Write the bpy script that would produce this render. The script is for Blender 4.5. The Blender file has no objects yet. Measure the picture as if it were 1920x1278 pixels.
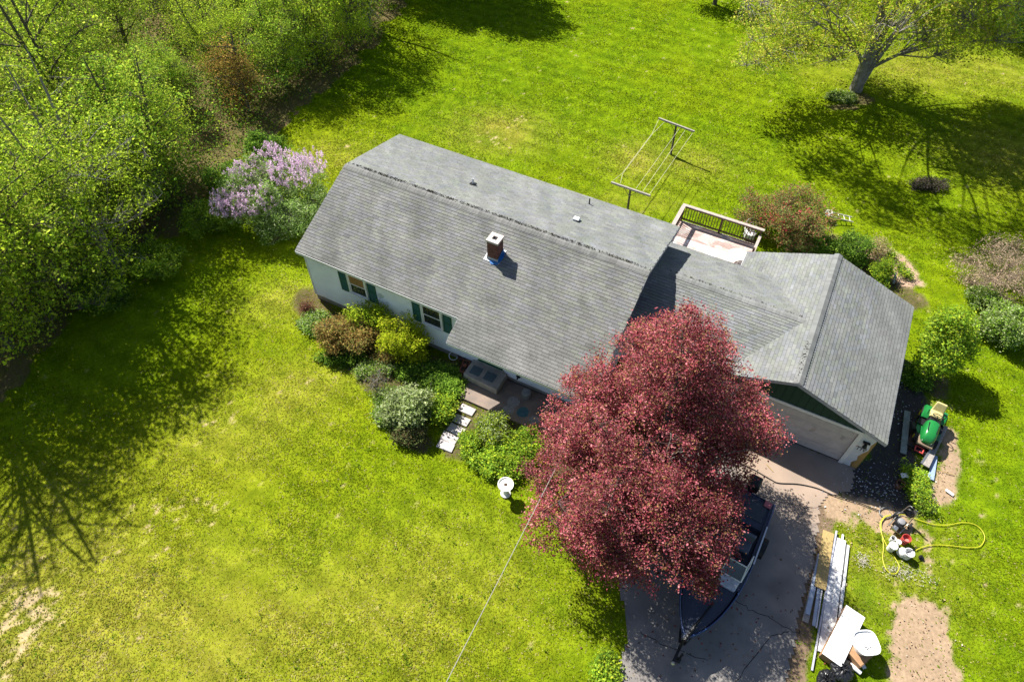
import bpy, math
import numpy as np
from mathutils import Matrix, Vector
PI = math.pi
rng = np.random.default_rng(11)
S = bpy.context.scene
COL = S.collection

# ------------------------------------------------------------------ camera, sky, sun, exposure
CAM_H, OFF, ROLL, FPX = 24.0, .688, .016, 1269.5
fw = np.array([0, math.sin(OFF), -math.cos(OFF)])
up0 = np.array([0, math.cos(OFF), math.sin(OFF)]); rt0 = np.array([1., 0, 0])
RT = rt0*math.cos(ROLL) + up0*math.sin(ROLL)
UP = -rt0*math.sin(ROLL) + up0*math.cos(ROLL)
cd = bpy.data.cameras.new('camera'); cam = bpy.data.objects.new('camera', cd); COL.objects.link(cam)
cd.sensor_width = 36; cd.lens = 36*FPX/1920; cd.clip_end = 800; cd.clip_start = .1
cam.matrix_world = Matrix(((RT[0], UP[0], -fw[0], 0), (RT[1], UP[1], -fw[1], 0), (RT[2], UP[2], -fw[2], CAM_H), (0, 0, 0, 1)))
S.camera = cam
SUN_EL, SUN_AZ = math.radians(48), math.radians(132.4)      # direction towards the sun, from +X
w = bpy.data.worlds.new("World"); S.world = w; w.use_nodes = True
nt = w.node_tree; bg = nt.nodes['Background']
sky = nt.nodes.new('ShaderNodeTexSky'); sky.sky_type = 'NISHITA'; sky.sun_disc = False
sky.sun_elevation = SUN_EL; sky.sun_rotation = PI/2 - SUN_AZ
nt.links.new(sky.outputs[0], bg.inputs[0]); bg.inputs[1].default_value = .060
sl = bpy.data.lights.new('sun', 'SUN'); sl.energy = 5.0; sl.angle = math.radians(.53); sl.color = (1, .955, .88)
so = bpy.data.objects.new('sun', sl); COL.objects.link(so)
sd = Vector((math.cos(SUN_EL)*math.cos(SUN_AZ), math.cos(SUN_EL)*math.sin(SUN_AZ), math.sin(SUN_EL)))
so.rotation_euler = sd.to_track_quat('Z', 'Y').to_euler()
S.view_settings.view_transform = 'Standard'; S.view_settings.look = 'None'
S.view_settings.exposure = 1.18; S.view_settings.gamma = 1
S.render.engine = 'CYCLES'

def at(x, y, z=0.):
    """surveyed position: where the line of sight through photo pixel x, y meets height z"""
    d = fw*FPX + RT*(x-960) - UP*(y-639)
    return np.array([0, 0, CAM_H]) + d*((z-CAM_H)/d[2])

# house frame: u along the ridge, v towards the front garden
YAW = -.47
X0 = np.array([-7.7815, 25.8578, 0])
EU = np.array([math.cos(YAW), math.sin(YAW), 0]); EV = np.array([math.sin(YAW), -math.cos(YAW), 0])
def uv(x, y, z=0.):
    d = at(x, y, z) - X0
    return float(d@EU), float(d@EV)
def W(u, v, z=0.): return X0 + EU*u + EV*v + np.array([0, 0, z])

# ------------------------------------------------------------------ helpers
def tag(o, label=None, cat=None, group=None, kind=None):
    if label: o['label'] = label
    if cat: o['category'] = cat
    if group: o['group'] = group
    if kind: o['kind'] = kind
    return o
def empty(name, loc, rz=0., label=None, cat=None, group=None):
    o = bpy.data.objects.new(name, None); COL.objects.link(o)
    o.location = tuple(loc); o.rotation_euler = (0, 0, rz); o.empty_display_size = .2
    return tag(o, label, cat, group)
def link(name, me, mat=None, parent=None):
    o = bpy.data.objects.new(name, me); COL.objects.link(o)
    if mat and not me.materials: me.materials.append(mat)
    if parent is not None: o.parent = parent
    return o
def mesh_np(name, V, F, cols=None, smooth=False):
    """V (n,3), F (m,k) equal-sized faces, cols (n,3) per vertex"""
    V = np.ascontiguousarray(V, dtype=np.float32); F = np.ascontiguousarray(F, dtype=np.int32)
    me = bpy.data.meshes.new(name); k = F.shape[1]; m = len(F)
    me.vertices.add(len(V)); me.vertices.foreach_set('co', V.ravel())
    me.loops.add(m*k); me.loops.foreach_set('vertex_index', F.ravel())
    me.polygons.add(m); me.polygons.foreach_set('loop_start', np.arange(0, m*k, k, dtype=np.int32))
    me.polygons.foreach_set('use_smooth', np.full(m, bool(smooth)))
    if cols is not None:
        a = me.attributes.new('Col', 'FLOAT_COLOR', 'POINT')
        c = np.ones((len(V), 4), dtype=np.float32); c[:, :3] = cols
        a.data.foreach_set('color', c.ravel())
    me.update(calc_edges=True); me.validate()
    return me
class MB:
    """collects shapes into one mesh"""
    def __init__(s): s.v = []; s.f = []; s.m = Matrix.Identity(4); s.c = []; s.col = (1, 1, 1)
    def add(s, vs, fs):
        n = len(s.v)
        for p in vs: s.v.append(tuple(s.m @ Vector(p))); s.c.append(s.col)
        for f in fs: s.f.append([i+n for i in f])
        return s
    def box(s, x0, x1, y0, y1, z0, z1, b=0.):
        if b <= 0:
            return s.add([(x, y, z) for z in (z0, z1) for y in (y0, y1) for x in (x0, x1)],
                  [(0, 2, 3, 1), (4, 5, 7, 6), (0, 1, 5, 4), (2, 6, 7, 3), (0, 4, 6, 2), (1, 3, 7, 5)])
        # chamfered top edges
        s.add([(x0, y0, z0), (x1, y0, z0), (x1, y1, z0), (x0, y1, z0), (x0, y0, z1-b), (x1, y0, z1-b), (x1, y1, z1-b), (x0, y1, z1-b),
               (x0+b, y0+b, z1), (x1-b, y0+b, z1), (x1-b, y1-b, z1), (x0+b, y1-b, z1)],
              [(3, 2, 1, 0), (0, 1, 5, 4), (1, 2, 6, 5), (2, 3, 7, 6), (3, 0, 4, 7), (4, 5, 9, 8), (5, 6, 10, 9), (6, 7, 11, 10), (7, 4, 8, 11), (8, 9, 10, 11)])
        return s
    def beam(s, p, q, w, h=None, up=(0, 0, 1)):
        h = h or w; p = Vector(p); q = Vector(q); d = (q-p).normalized(); u = Vector(up)
        if abs(d.dot(u)) > .98: u = Vector((1, 0, 0))
        r = d.cross(u).normalized(); u = r.cross(d)
        vs = [e + r*(a*w/2) + u*(b*h/2) for e in (p, q) for a, b in ((-1, -1), (1, -1), (1, 1), (-1, 1))]
        return s.add(vs, [(3, 2, 1, 0), (4, 5, 6, 7), (0, 1, 5, 4), (1, 2, 6, 5), (2, 3, 7, 6), (3, 0, 4, 7)])
    def tube(s, pts, r, n=8, cap=True, closed=False):
        pts = [Vector(p) for p in pts]; rs = r if hasattr(r, '__len__') else [r]*len(pts)
        rings = []; u = None; N = len(pts)
        for i, p in enumerate(pts):
            a = pts[(i-1) % N] if (closed or i > 0) else p; b = pts[(i+1) % N] if (closed or i < N-1) else p
            d = (b-a).normalized()
            if u is None:
                u = Vector((0, 0, 1)) if abs(d.z) < .9 else Vector((1, 0, 0))
            u = (u - d*u.dot(d)).normalized(); v = d.cross(u)
            rings.append([p + (u*math.cos(t)+v*math.sin(t))*rs[i] for t in [2*PI*k/n for k in range(n)]])
        vs = [q for R in rings for q in R]; fs = []
        for i in range(N if closed else N-1):
            j = (i+1) % N
            for k in range(n): fs.append((i*n+k, i*n+(k+1) % n, j*n+(k+1) % n, j*n+k))
        if cap and not closed: fs.append(tuple(range(n-1, -1, -1))); fs.append(tuple((N-1)*n+k for k in range(n)))
        return s.add(vs, fs)
    def lathe(s, prof, c=(0, 0, 0), n=20, closed=False):
        vs = [(c[0]+r*math.cos(2*PI*k/n), c[1]+r*math.sin(2*PI*k/n), c[2]+z) for r, z in prof for k in range(n)]
        fs = [(i*n+k, i*n+(k+1) % n, (i+1)*n+(k+1) % n, (i+1)*n+k) for i in range(len(prof)-1) for k in range(n)]
        if prof[-1][0] > 1e-4: fs.append(tuple((len(prof)-1)*n+k for k in range(n)))
        if prof[0][0] > 1e-4: fs.append(tuple(range(n-1, -1, -1)))
        return s.add(vs, fs)
    def slab(s, top, t, d=(0, 0, -1)):
        """polygon extruded by t along d"""
        n = len(top); d = Vector(d); vs = [Vector(p) for p in top] + [Vector(p)+d*t for p in top]
        return s.add(vs, [tuple(range(n)), tuple(range(2*n-1, n-1, -1))] + [(i, n+i, n+(i+1) % n, (i+1) % n) for i in range(n)])
    def loft(s, rings, closed_ring=False, cap=False):
        n = len(rings[0]); vs = [p for r in rings for p in r]; fs = []
        for i in range(len(rings)-1):
            for k in range(n if closed_ring else n-1): fs.append((i*n+k, i*n+(k+1) % n, (i+1)*n+(k+1) % n, (i+1)*n+k))
        if cap: fs.append(tuple(range(n-1, -1, -1))); fs.append(tuple((len(rings)-1)*n+k for k in range(n)))
        return s.add(vs, fs)
    def build(s, name, mat=None, parent=None, smooth=False, bevel=0, col=False, kind=None, loc=None, rz=None):
        me = bpy.data.meshes.new(name); me.from_pydata(s.v, [], s.f)
        if smooth:
            me.polygons.foreach_set('use_smooth', [True]*len(me.polygons))
        if col:
            a = me.attributes.new('Col', 'FLOAT_COLOR', 'POINT')
            a.data.foreach_set('color', np.hstack([np.array(s.c, dtype=np.float32), np.ones((len(s.c), 1), np.float32)]).ravel())
        me.update(); o = link(name, me, mat, parent)
        if smooth:
            e = o.modifiers.new('s', 'EDGE_SPLIT'); e.split_angle = math.radians(38)
        if bevel: b = o.modifiers.new('b', 'BEVEL'); b.width = bevel; b.segments = 2; b.limit_method = 'ANGLE'
        if kind: o['kind'] = kind
        if loc is not None: o.location = tuple(loc)
        if rz is not None: o.rotation_euler = (0, 0, rz)
        return o

def smoothpath(pts, k=6):
    pts = [np.array(p, float) for p in pts]; out = []
    for i in range(len(pts)-1):
        p0 = pts[max(i-1, 0)]; p1 = pts[i]; p2 = pts[i+1]; p3 = pts[min(i+2, len(pts)-1)]
        for j in range(k):
            t = j/k
            out.append(.5*((2*p1)+(-p0+p2)*t+(2*p0-5*p1+4*p2-p3)*t*t+(-p0+3*p1-3*p2+p3)*t**3))
    out.append(pts[-1]); return out

# materials -------------------------------------------------------
def mat(name, c, rough=.8, c2=None, scale=8., detail=4., bump=0., bscale=60., metal=0., attr=False, spec=.3, spots=None, coat=0., aniso=None):
    m = bpy.data.materials.new(name); m.use_nodes = True; t = m.node_tree; N = t.nodes; L = t.links
    p = N['Principled BSDF']; p.inputs['Roughness'].default_value = rough; p.inputs['Metallic'].default_value = metal
    p.inputs['Specular IOR Level'].default_value = spec; p.inputs['Coat Weight'].default_value = coat
    g = N.new('ShaderNodeNewGeometry')
    src = None
    if c2 is not None:
        n = N.new('ShaderNodeTexNoise'); n.inputs['Scale'].default_value = scale; n.inputs['Detail'].default_value = detail
        if aniso:
            mp = N.new('ShaderNodeMapping'); mp.inputs['Scale'].default_value = aniso
            mp.inputs['Rotation'].default_value = (0, 0, 0)
            tc = N.new('ShaderNodeTexCoord'); L.new(tc.outputs['Object'], mp.inputs[0]); L.new(mp.outputs[0], n.inputs[0])
        else: L.new(g.outputs['Position'], n.inputs[0])
        r = N.new('ShaderNodeMapRange'); r.inputs[1].default_value = .32; r.inputs[2].default_value = .68; L.new(n.outputs[0], r.inputs[0])
        x = N.new('ShaderNodeMix'); x.data_type = 'RGBA'; x.inputs[6].default_value = (*c, 1); x.inputs[7].default_value = (*c2, 1)
        L.new(r.outputs[0], x.inputs[0]); src = x.outputs[2]
    if spots:
        n = N.new('ShaderNodeTexNoise'); n.inputs['Scale'].default_value = spots[1]; n.inputs['Detail'].default_value = 5; L.new(g.outputs['Position'], n.inputs[0])
        r = N.new('ShaderNodeMapRange'); r.inputs[1].default_value = spots[2]; r.inputs[2].default_value = spots[2]+.06; L.new(n.outputs[0], r.inputs[0])
        x = N.new('ShaderNodeMix'); x.data_type = 'RGBA'; x.inputs[7].default_value = (*spots[0], 1)
        if src: L.new(src, x.inputs[6])
        else: x.inputs[6].default_value = (*c, 1)
        L.new(r.outputs[0], x.inputs[0]); src = x.outputs[2]
    if attr:
        a = N.new('ShaderNodeAttribute'); a.attribute_name = 'Col'
        x = N.new('ShaderNodeMix'); x.data_type = 'RGBA'; x.blend_type = 'MULTIPLY'; x.inputs[0].default_value = 1
        if src: L.new(src, x.inputs[6])
        else: x.inputs[6].default_value = (*c, 1)
        L.new(a.outputs['Color'], x.inputs[7]); src = x.outputs[2]
    if src: L.new(src, p.inputs['Base Color'])
    else: p.inputs['Base Color'].default_value = (*c, 1)
    if bump:
        n = N.new('ShaderNodeTexNoise'); n.inputs['Scale'].default_value = bscale; n.inputs['Detail'].default_value = 4; L.new(g.outputs['Position'], n.inputs[0])
        b = N.new('ShaderNodeBump'); b.inputs['Strength'].default_value = 1; b.inputs['Distance'].default_value = bump
        L.new(n.outputs[0], b.inputs['Height']); L.new(b.outputs[0], p.inputs['Normal'])
    return m
def leaf_mat(name, trans=.35, rough=.55, gloss=.25):
    m = bpy.data.materials.new(name); m.use_nodes = True; t = m.node_tree; N = t.nodes; L = t.links
    p = N['Principled BSDF']; p.inputs['Roughness'].default_value = rough; p.inputs['Specular IOR Level'].default_value = gloss
    a = N.new('ShaderNodeAttribute'); a.attribute_name = 'Col'; L.new(a.outputs['Color'], p.inputs['Base Color'])
    tr = N.new('ShaderNodeBsdfTranslucent'); L.new(a.outputs['Color'], tr.inputs[0])
    mx = N.new('ShaderNodeMixShader'); mx.inputs[0].default_value = trans
    L.new(p.outputs[0], mx.inputs[1]); L.new(tr.outputs[0], mx.inputs[2]); L.new(mx.outputs[0], N['Material Output'].inputs[0])
    return m
M = {}
M['leaf'] = leaf_mat('leaf', .5, .7, .02); M['redleaf'] = leaf_mat('red_leaf', .3, .55, .12); M['petal'] = leaf_mat('petal', .3, .7, .1)
M['grass'] = leaf_mat('grass_blade', .35, .7, .02)
M['bark'] = mat('bark', (.075, .062, .045), .95, (.13, .115, .09), 3.5, bump=.02, bscale=22)
M['palebark'] = mat('pale_bark', (.26, .25, .23), .9, (.14, .12, .10), 5, bump=.01, bscale=30)
M['shingle'] = mat('asphalt_shingle', (.130, .133, .125), .95, (.182, .180, .172), .8, 6, bump=.004, bscale=140, attr=True, spec=.2)
M['garshingle'] = mat('garage_shingle', (.150, .158, .152), .95, (.185, .188, .182), .9, 5, bump=.004, bscale=140, attr=True, spec=.2)
def streaks(m, k=.72):
    t = m.node_tree; N = t.nodes; L = t.links; p = N['Principled BSDF']; src = p.inputs['Base Color'].links[0].from_socket
    g = N.new('ShaderNodeNewGeometry'); mp = N.new('ShaderNodeMapping'); mp.inputs['Rotation'].default_value = (0, 0, -YAW); mp.inputs['Scale'].default_value = (1.3, .16, .16)
    n = N.new('ShaderNodeTexNoise'); n.inputs['Scale'].default_value = 1.0; n.inputs['Detail'].default_value = 6; n.inputs['Roughness'].default_value = .6
    r = N.new('ShaderNodeMapRange'); r.inputs[1].default_value = .38; r.inputs[2].default_value = .62; r.inputs[3].default_value = k; r.inputs[4].default_value = 1.12
    v = N.new('ShaderNodeVectorMath'); v.operation = 'SCALE'; L.new(g.outputs['Position'], mp.inputs[0]); L.new(mp.outputs[0], n.inputs[0]); L.new(n.outputs[0], r.inputs[0]); L.new(src, v.inputs[0]); L.new(r.outputs[0], v.inputs['Scale']); L.new(v.outputs[0], p.inputs['Base Color'])
streaks(M['shingle'], .88); streaks(M['garshingle'], .92)
M['under'] = mat('roofing_felt', (.02, .02, .02), 1)
M['moss'] = mat('moss_and_needles', (.13, .09, .065), 1, (.06, .045, .035), 9)
M['siding'] = mat('white_siding', (.78, .81, .84), .6, (.70, .73, .77), 2.5, attr=False, spots=((.46, .50, .48), 1.6, .62))
M['trim'] = mat('white_trim', (.66, .66, .66), .5, (.55, .56, .57), 3)
M['rake'] = mat('grey_white_trim', (.40, .39, .43), .6, (.32, .32, .35), 3)
M['shutter'] = mat('green_shutter', (.012, .085, .055), .45)
M['glass'] = mat('window_glass', (.02, .025, .03), .04, spec=.8)
M['gablegreen'] = mat('dark_green_boards', (.018, .058, .036), .75, (.014, .045, .028), 5)
M['door'] = mat('pinkish_white_door', (.52, .47, .45), .7, (.44, .40, .38), 3, spots=((.36, .31, .28), 2.2, .62))
M['wrap'] = mat('house_wrap', (.62, .64, .67), .6, (.55, .57, .60), 5)
M['osb'] = mat('strand_board', (.42, .27, .09), .85, (.28, .17, .06), 20)
M['darkwood'] = mat('dark_stained_wood', (.075, .042, .028), .8, (.05, .028, .02), 20)
M['greywood'] = mat('grey_weathered_wood', (.33, .30, .27), .9, (.22, .20, .18), 12, bump=.003, bscale=60)
M['railcap'] = mat('pale_rail_cap', (.42, .36, .32), .85, (.30, .25, .22), 10)
M['deckboard'] = mat('worn_deck_paint', (.52, .42, .38), .85, (.40, .29, .25), 5, attr=True, spots=((.60, .54, .50), 2.5, .50))
M['brick'] = mat('brick', (.20, .085, .06), .9, (.13, .06, .045), 25, attr=True)
M['mortar'] = mat('mortar', (.30, .26, .23), 1)
M['concrete'] = mat('concrete', (.34, .32, .29), .9, (.25, .235, .21), 4, bump=.003, bscale=50)
M['chimcap'] = mat('chimney_crown', (.50, .45, .41), .85, (.40, .36, .33), 9)
M['flash'] = mat('aluminium_flashing', (.42, .44, .47), .45, metal=.6)
M['white'] = mat('white_plastic', (.72, .72, .72), .45, (.62, .62, .61), 6)
M['whitepaint'] = mat('white_paint', (.76, .75, .73), .6, (.66, .65, .62), 4)
M['black'] = mat('black_plastic', (.012, .012, .013), .45)
M['rubber'] = mat('rubber', (.02, .02, .02), .8)
M['steel'] = mat('steel', (.45, .46, .47), .35, metal=.9)
M['asphalt'] = mat('driveway_asphalt', (.205, .190, .176), .95, (.150, .142, .135), 1.0, 8, bump=.004, bscale=90, attr=True)
M['patio'] = mat('patio_concrete', (.27, .205, .165), .9, (.17, .14, .12), 2.0, 6, bump=.003, bscale=60)

# ---- noise in numpy, used to lay out ground and foliage
def vnoise(x, y, seed=0):
    xi = np.floor(x).astype(np.int64); yi = np.floor(y).astype(np.int64); xf = x-xi; yf = y-yi
    def h(a, b):
        n = (a*374761393 + b*668265263 + seed*1442695041) & 0xffffffff
        n = ((n ^ (n >> 13))*1274126177) & 0xffffffff
        return ((n ^ (n >> 16)) & 0xffff)/65535.
    u = xf*xf*(3-2*xf); v = yf*yf*(3-2*yf)
    return (h(xi, yi)*(1-u)+h(xi+1, yi)*u)*(1-v) + (h(xi, yi+1)*(1-u)+h(xi+1, yi+1)*u)*v
def fbm(x, y, s, seed=0, o=4):
    t = 0; a = .5; n = 0
    for k in range(o): t = t+a*vnoise(x*s*2**k+17.3*k, y*s*2**k-9.1*k, seed+k); n += a; a *= .55
    return t/n
def sm(a, b, x): t = np.clip((x-a)/(b-a), 0, 1); return t*t*(3-2*t)
def blob(x, y, px, py, rx, ry, ang=0.):
    c = at(px, py); dx = x-c[0]; dy = y-c[1]; a = math.radians(ang)
    u = dx*math.cos(a)+dy*math.sin(a); v = -dx*math.sin(a)+dy*math.cos(a)
    return np.exp(-((u/rx)**2+(v/ry)**2))
def seg(x, y, pts, r):
    """nearness to a polyline given in photo pixels"""
    P = [at(*p)[:2] for p in pts]; d = np.full(np.shape(x), 1e9)
    for a, b in zip(P[:-1], P[1:]):
        t = np.clip(((x-a[0])*(b[0]-a[0])+(y-a[1])*(b[1]-a[1]))/max(1e-6, (b-a)@(b-a)), 0, 1)
        d = np.minimum(d, np.hypot(x-a[0]-t*(b[0]-a[0]), y-a[1]-t*(b[1]-a[1])))
    return np.exp(-(d/r)**2)
def inpoly(x, y, P):
    c = np.zeros(np.shape(x), bool); n = len(P)
    for i in range(n):
        x1, y1 = P[i]; x2, y2 = P[(i+1) % n]
        k = ((y1 > y) != (y2 > y)) & (x < (x2-x1)*(y-y1)/((y2-y1) if y2 != y1 else 1e-9)+x1)
        c ^= k
    return c
WOOD = [tuple(at(*p)[:2]) for p in ((-60, 800), (60, 690), (150, 570), (250, 500), (370, 400), (450, 300), (560, 210), (640, 150), (720, 60), (760, -10))] + [(-8, 75), (-75, 75), (-60, 15)]
DRIVE = [tuple(at(*p)[:2]) for p in ((1120, 1340), (1175, 1190), (1140, 1000), (1210, 820))] + [tuple(W(18.6, 1.15)[:2]), tuple(W(24.9, 1.15)[:2])] + [tuple(at(*p)[:2]) for p in ((1600, 925), (1556, 925), (1543, 960), (1527, 1060), (1503, 1160), (1488, 1230), (1470, 1340))]

def fields(x, y):
    """what grows or lies at each spot of ground: dry grass, bare earth, soil, litter"""
    n1 = fbm(x, y, .16, 3); n2 = fbm(x, y, .7, 9); n3 = fbm(x, y, 2.6, 21, 3)
    dry = .6*blob(x, y, 100, 1200, 6, 4)+.35*blob(x, y, 450, 1220, 6, 3)+.35*blob(x, y, 60, 1000, 4, 3)+.55*blob(x, y, 560, 720, 2.5, 1.6)+.5*blob(x, y, 430, 830, 3, 2)
    dry = dry+.8*blob(x, y, 935, 245, 3.0, 2.2)+.5*blob(x, y, 640, 290, 3, 1.6)+.5*blob(x, y, 1290, 300, 3, 1.8)+.45*blob(x, y, 1190, 300, 2, 2)+.6*blob(x, y, 1750, 130, 9, 3)+.7*blob(x, y, 1900, 290, 4, 3)
    dry = dry+.45*blob(x, y, 1180, 380, 3, 1)+.35*blob(x, y, 800, 1100, 5, 3)+.6*blob(x, y, 860, 520, .1, .1)+.55*blob(x, y, 530, 570, 2, 1.5)+.35*blob(x, y, 1650, 1060, 3, 2.5)
    n4 = fbm(x, y, 6., 33, 3)
    dry = np.clip(dry, 0, 1)*(.35+1.1*n2)*(.6+.8*n4)
    bare = .75*blob(x, y, 10, 1210, 1.6, 2.2)+.42*blob(x, y, 60, 1130, 2.2, 1.5)+.36*blob(x, y, 300, 1020, 3.5, 1.3)+.5*blob(x, y, 430, 790, 1.8, .8)+.45*blob(x, y, 570, 720, 1.6, .8)+.6*blob(x, y, 960, 225, 1.6, 1.0, 30)+.55*blob(x, y, 915, 262, 1.5, 1)
    bare = bare+.5*blob(x, y, 1280, 360, .9, .5)+.3*blob(x, y, 470, 885, .8, .5)+.45*blob(x, y, 330, 950, 2, 1)+.4*blob(x, y, 620, 1180, 3, 1.2)+.5*blob(x, y, 655, 275, 1.2, .6)+.45*blob(x, y, 1190, 1240, 1.2, .8)
    bare = sm(.40, .62, np.minimum(bare, 1)*(.30+.55*n3)+1.0*(n4-.5)*np.clip(bare*2+.25, 0, 1)+.15*(n3-.5))
    dirt = sm(.45, .62, 1.2*blob(x, y, 1728, 1205, .85, 1.4, 4)+.65*blob(x, y, 1750, 1150, .8, .55)+.9*blob(x, y, 1730, 1280, 1.2, 1.3)+.3*(n3-.5)*1.6+.2*(n2-.5)+.5*(n4-.5))
    dirt = np.maximum(dirt, sm(.4, .7, seg(x, y, [(1775, 810), (1785, 870), (1765, 930)], .5)+.5*(n3-.5)+.7*(n4-.5)))
    dirt = np.maximum(dirt, sm(.45, .75, seg(x, y, [(1568, 948), (1620, 958), (1690, 980)], .75)+.6*(n3-.5)+.9*(n4-.5)))
    dirt = np.maximum(dirt, sm(.5, .8, seg(x, y, [(1740, 935), (1735, 990), (1745, 1060)], .3)*.6+.9*(n3-.5)+1.4*(n4-.5)))
    mulch = sm(.45, .65, seg(x, y, [(1640, 470), (1680, 490), (1700, 520)], .95)+.5*(n3-.5))
    soil = seg(x, y, [(575, 560), (600, 590), (650, 640), (700, 700), (760, 720), (800, 760)], .9)
    soil = np.maximum(soil, seg(x, y, [(720, 690), (725, 740), (745, 790), (790, 830)], .6))
    soil = np.maximum(soil, seg(x, y, [(800, 690), (850, 700), (880, 770), (860, 830)], .9))
    soil = np.maximum(soil, seg(x, y, [(900, 800), (1000, 830), (1060, 850)], 1.0))
    soil = np.maximum(soil, .9*seg(x, y, [(1500, 445), (1560, 460), (1640, 500), (1700, 560)], 1.1))
    soil = np.maximum(soil, .95*seg(x, y, [(1060, 850), (1150, 900), (1200, 1000)], 1.6))
    soil = np.maximum(soil, .95*blob(x, y, 1745, 345, 1.2, .6, -20)); soil = np.maximum(soil, .9*blob(x, y, 1610, 185, 1.5, 1.0))
    soil = np.maximum(soil, .9*blob(x, y, 1750, 720, .9, .9)); soil = np.maximum(soil, .8*blob(x, y, 1580, 200, 1.5, .6))
    soil = sm(.42, .62, soil+.45*(n3-.5))
    grav = sm(.45, .62, seg(x, y, [(1700, 700), (1690, 800), (1670, 900)], 1.1)+seg(x, y, [(1600, 905), (1690, 935)], .85)+.5*(n3-.5))
    edge = sm(.4, .6, seg(x, y, [(1555, 930), (1530, 1030), (1512, 1140), (1496, 1200), (1485, 1290)], .5)+.4*(n3-.5))
    wood = inpoly(x+1.2*(n2-.5)*2, y+1.2*(n3-.5)*2, WOOD).astype(float)
    return n1, n2, (n3*.62+n4*.38-.5)*1.35+.5, np.clip(dry, 0, 1), bare, dirt, mulch, soil, grav, edge, wood
G1 = np.array([.134, .200, .0045]); G2 = np.array([.170, .206, .005]); G3 = np.array([.094, .164, .0045]); DRYC = np.array([.270, .235, .040])
TAN = np.array([.400, .300, .175]); DIRT = np.array([.30, .215, .140]); SOIL = np.array([.085, .060, .040]); MULCH = np.array([.36, .25, .175]); GRAV = np.array([.050, .046, .046]); LITTER = np.array([.115, .080, .050])
def mixc(a, b, t): return a*(1-t[..., None]) + b*t[..., None]
def grass_colour(x, y, n1, n2, n3, dry):
    c = mixc(G3, G1, sm(.25, .6, n2*.5+n3*.5)); yel = sm(.35, .7, n1)*.4+.55*blob(x, y, 350, 1000, 15, 9)-.15*blob(x, y, 1100, 150, 16, 12)-.2*blob(x, y, 1850, 900, 9, 14)+.5*blob(x, y, 600, 300, 6, 4)
    c = mixc(c, G2, np.clip(yel*(.5+n3), 0, 1)); c = mixc(c, DRYC, np.clip(dry, 0, 1)*.75)
    # faint mowing stripes, parallel to the house
    st = np.sin((x*EV[0]+y*EV[1])*2*PI/1.35+2.0*n1)*.5+.5
    return c*((.87+.20*st)*(.84+.32*n3))[..., None]
def ground_colour(x, y):
    n1, n2, n3, dry, bare, dirt, mulch, soil, grav, edge, wood = fields(x, y)
    c = grass_colour(x, y, n1, n2, n3, dry)*.95
    c = mixc(c, TAN, bare*.9); c = mixc(c, LITTER, wood*(.6+.4*n3)); c = mixc(c, SOIL*(.6+.8*n3)[..., None], soil*.85); c = mixc(c, MULCH, mulch)
    c = mixc(c, GRAV, grav); c = mixc(c, DIRT*.55, edge); c = mixc(c, DIRT*(1.), dirt)
    return c*(.85+.3*n3)[..., None]

# ------------------------------------------------------------------ the ground
def grid(x0, x1, y0, y1, st):
    xs = np.arange(x0, x1+st/2, st); ys = np.arange(y0, y1+st/2, st); X, Y = np.meshgrid(xs, ys); nx, ny = len(xs), len(ys)
    i = np.arange((ny-1)*nx).reshape(ny-1, nx)[:, :-1].ravel()
    return X.ravel(), Y.ravel(), np.stack([i, i+1, i+nx+1, i+nx], 1)
x, y, F = grid(-58, 58, -6, 74, .14)
z = (fbm(x, y, .5, 40)-.5)*.05
z *= np.clip(np.hypot(np.maximum(np.abs((x-X0[0])*EU[0]+(y-X0[1])*EU[1]-12.5)-13, 0), np.maximum(np.abs((x-X0[0])*EV[0]+(y-X0[1])*EV[1]-1)-8, 0))/3, 0, 1)
z *= (1-inpoly(x, y, DRIVE)); z -= .03
gm = bpy.data.materials.new('lawn_and_earth'); gm.use_nodes = True
N = gm.node_tree.nodes; L = gm.node_tree.links; p = N['Principled BSDF']; p.inputs['Roughness'].default_value = .95; p.inputs['Specular IOR Level'].default_value = .0
a = N.new('ShaderNodeAttribute'); a.attribute_name = 'Col'; g = N.new('ShaderNodeNewGeometry')
n = N.new('ShaderNodeTexNoise'); n.inputs['Scale'].default_value = 9; n.inputs['Detail'].default_value = 8; n.inputs['Roughness'].default_value = .7; L.new(g.outputs['Position'], n.inputs[0])
r = N.new('ShaderNodeMapRange'); r.inputs[1].default_value = .3; r.inputs[2].default_value = .7; r.inputs[3].default_value = .72; r.inputs[4].default_value = 1.28; L.new(n.outputs[0], r.inputs[0])
xx = N.new('ShaderNodeVectorMath'); xx.operation = 'SCALE'; L.new(a.outputs['Color'], xx.inputs[0]); L.new(r.outputs[0], xx.inputs['Scale']); L.new(xx.outputs[0], p.inputs['Base Color'])
b = N.new('ShaderNodeBump'); b.inputs['Strength'].default_value = 1; b.inputs['Distance'].default_value = .010; L.new(n.outputs[0], b.inputs['Height']); L.new(b.outputs[0], p.inputs['Normal'])
tag(link('lawn', mesh_np('lawn', np.stack([x, y, z], 1), F, ground_colour(x, y), True), gm), kind='structure')
far = MB(); far.col = (.07, .12, .02); far.slab([(-400, -300, -.12), (400, -300, -.12), (400, 500, -.12), (-400, 500, -.12)], .1)
tag(far.build('outer_ground', gm, col=True), kind='structure')

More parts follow.
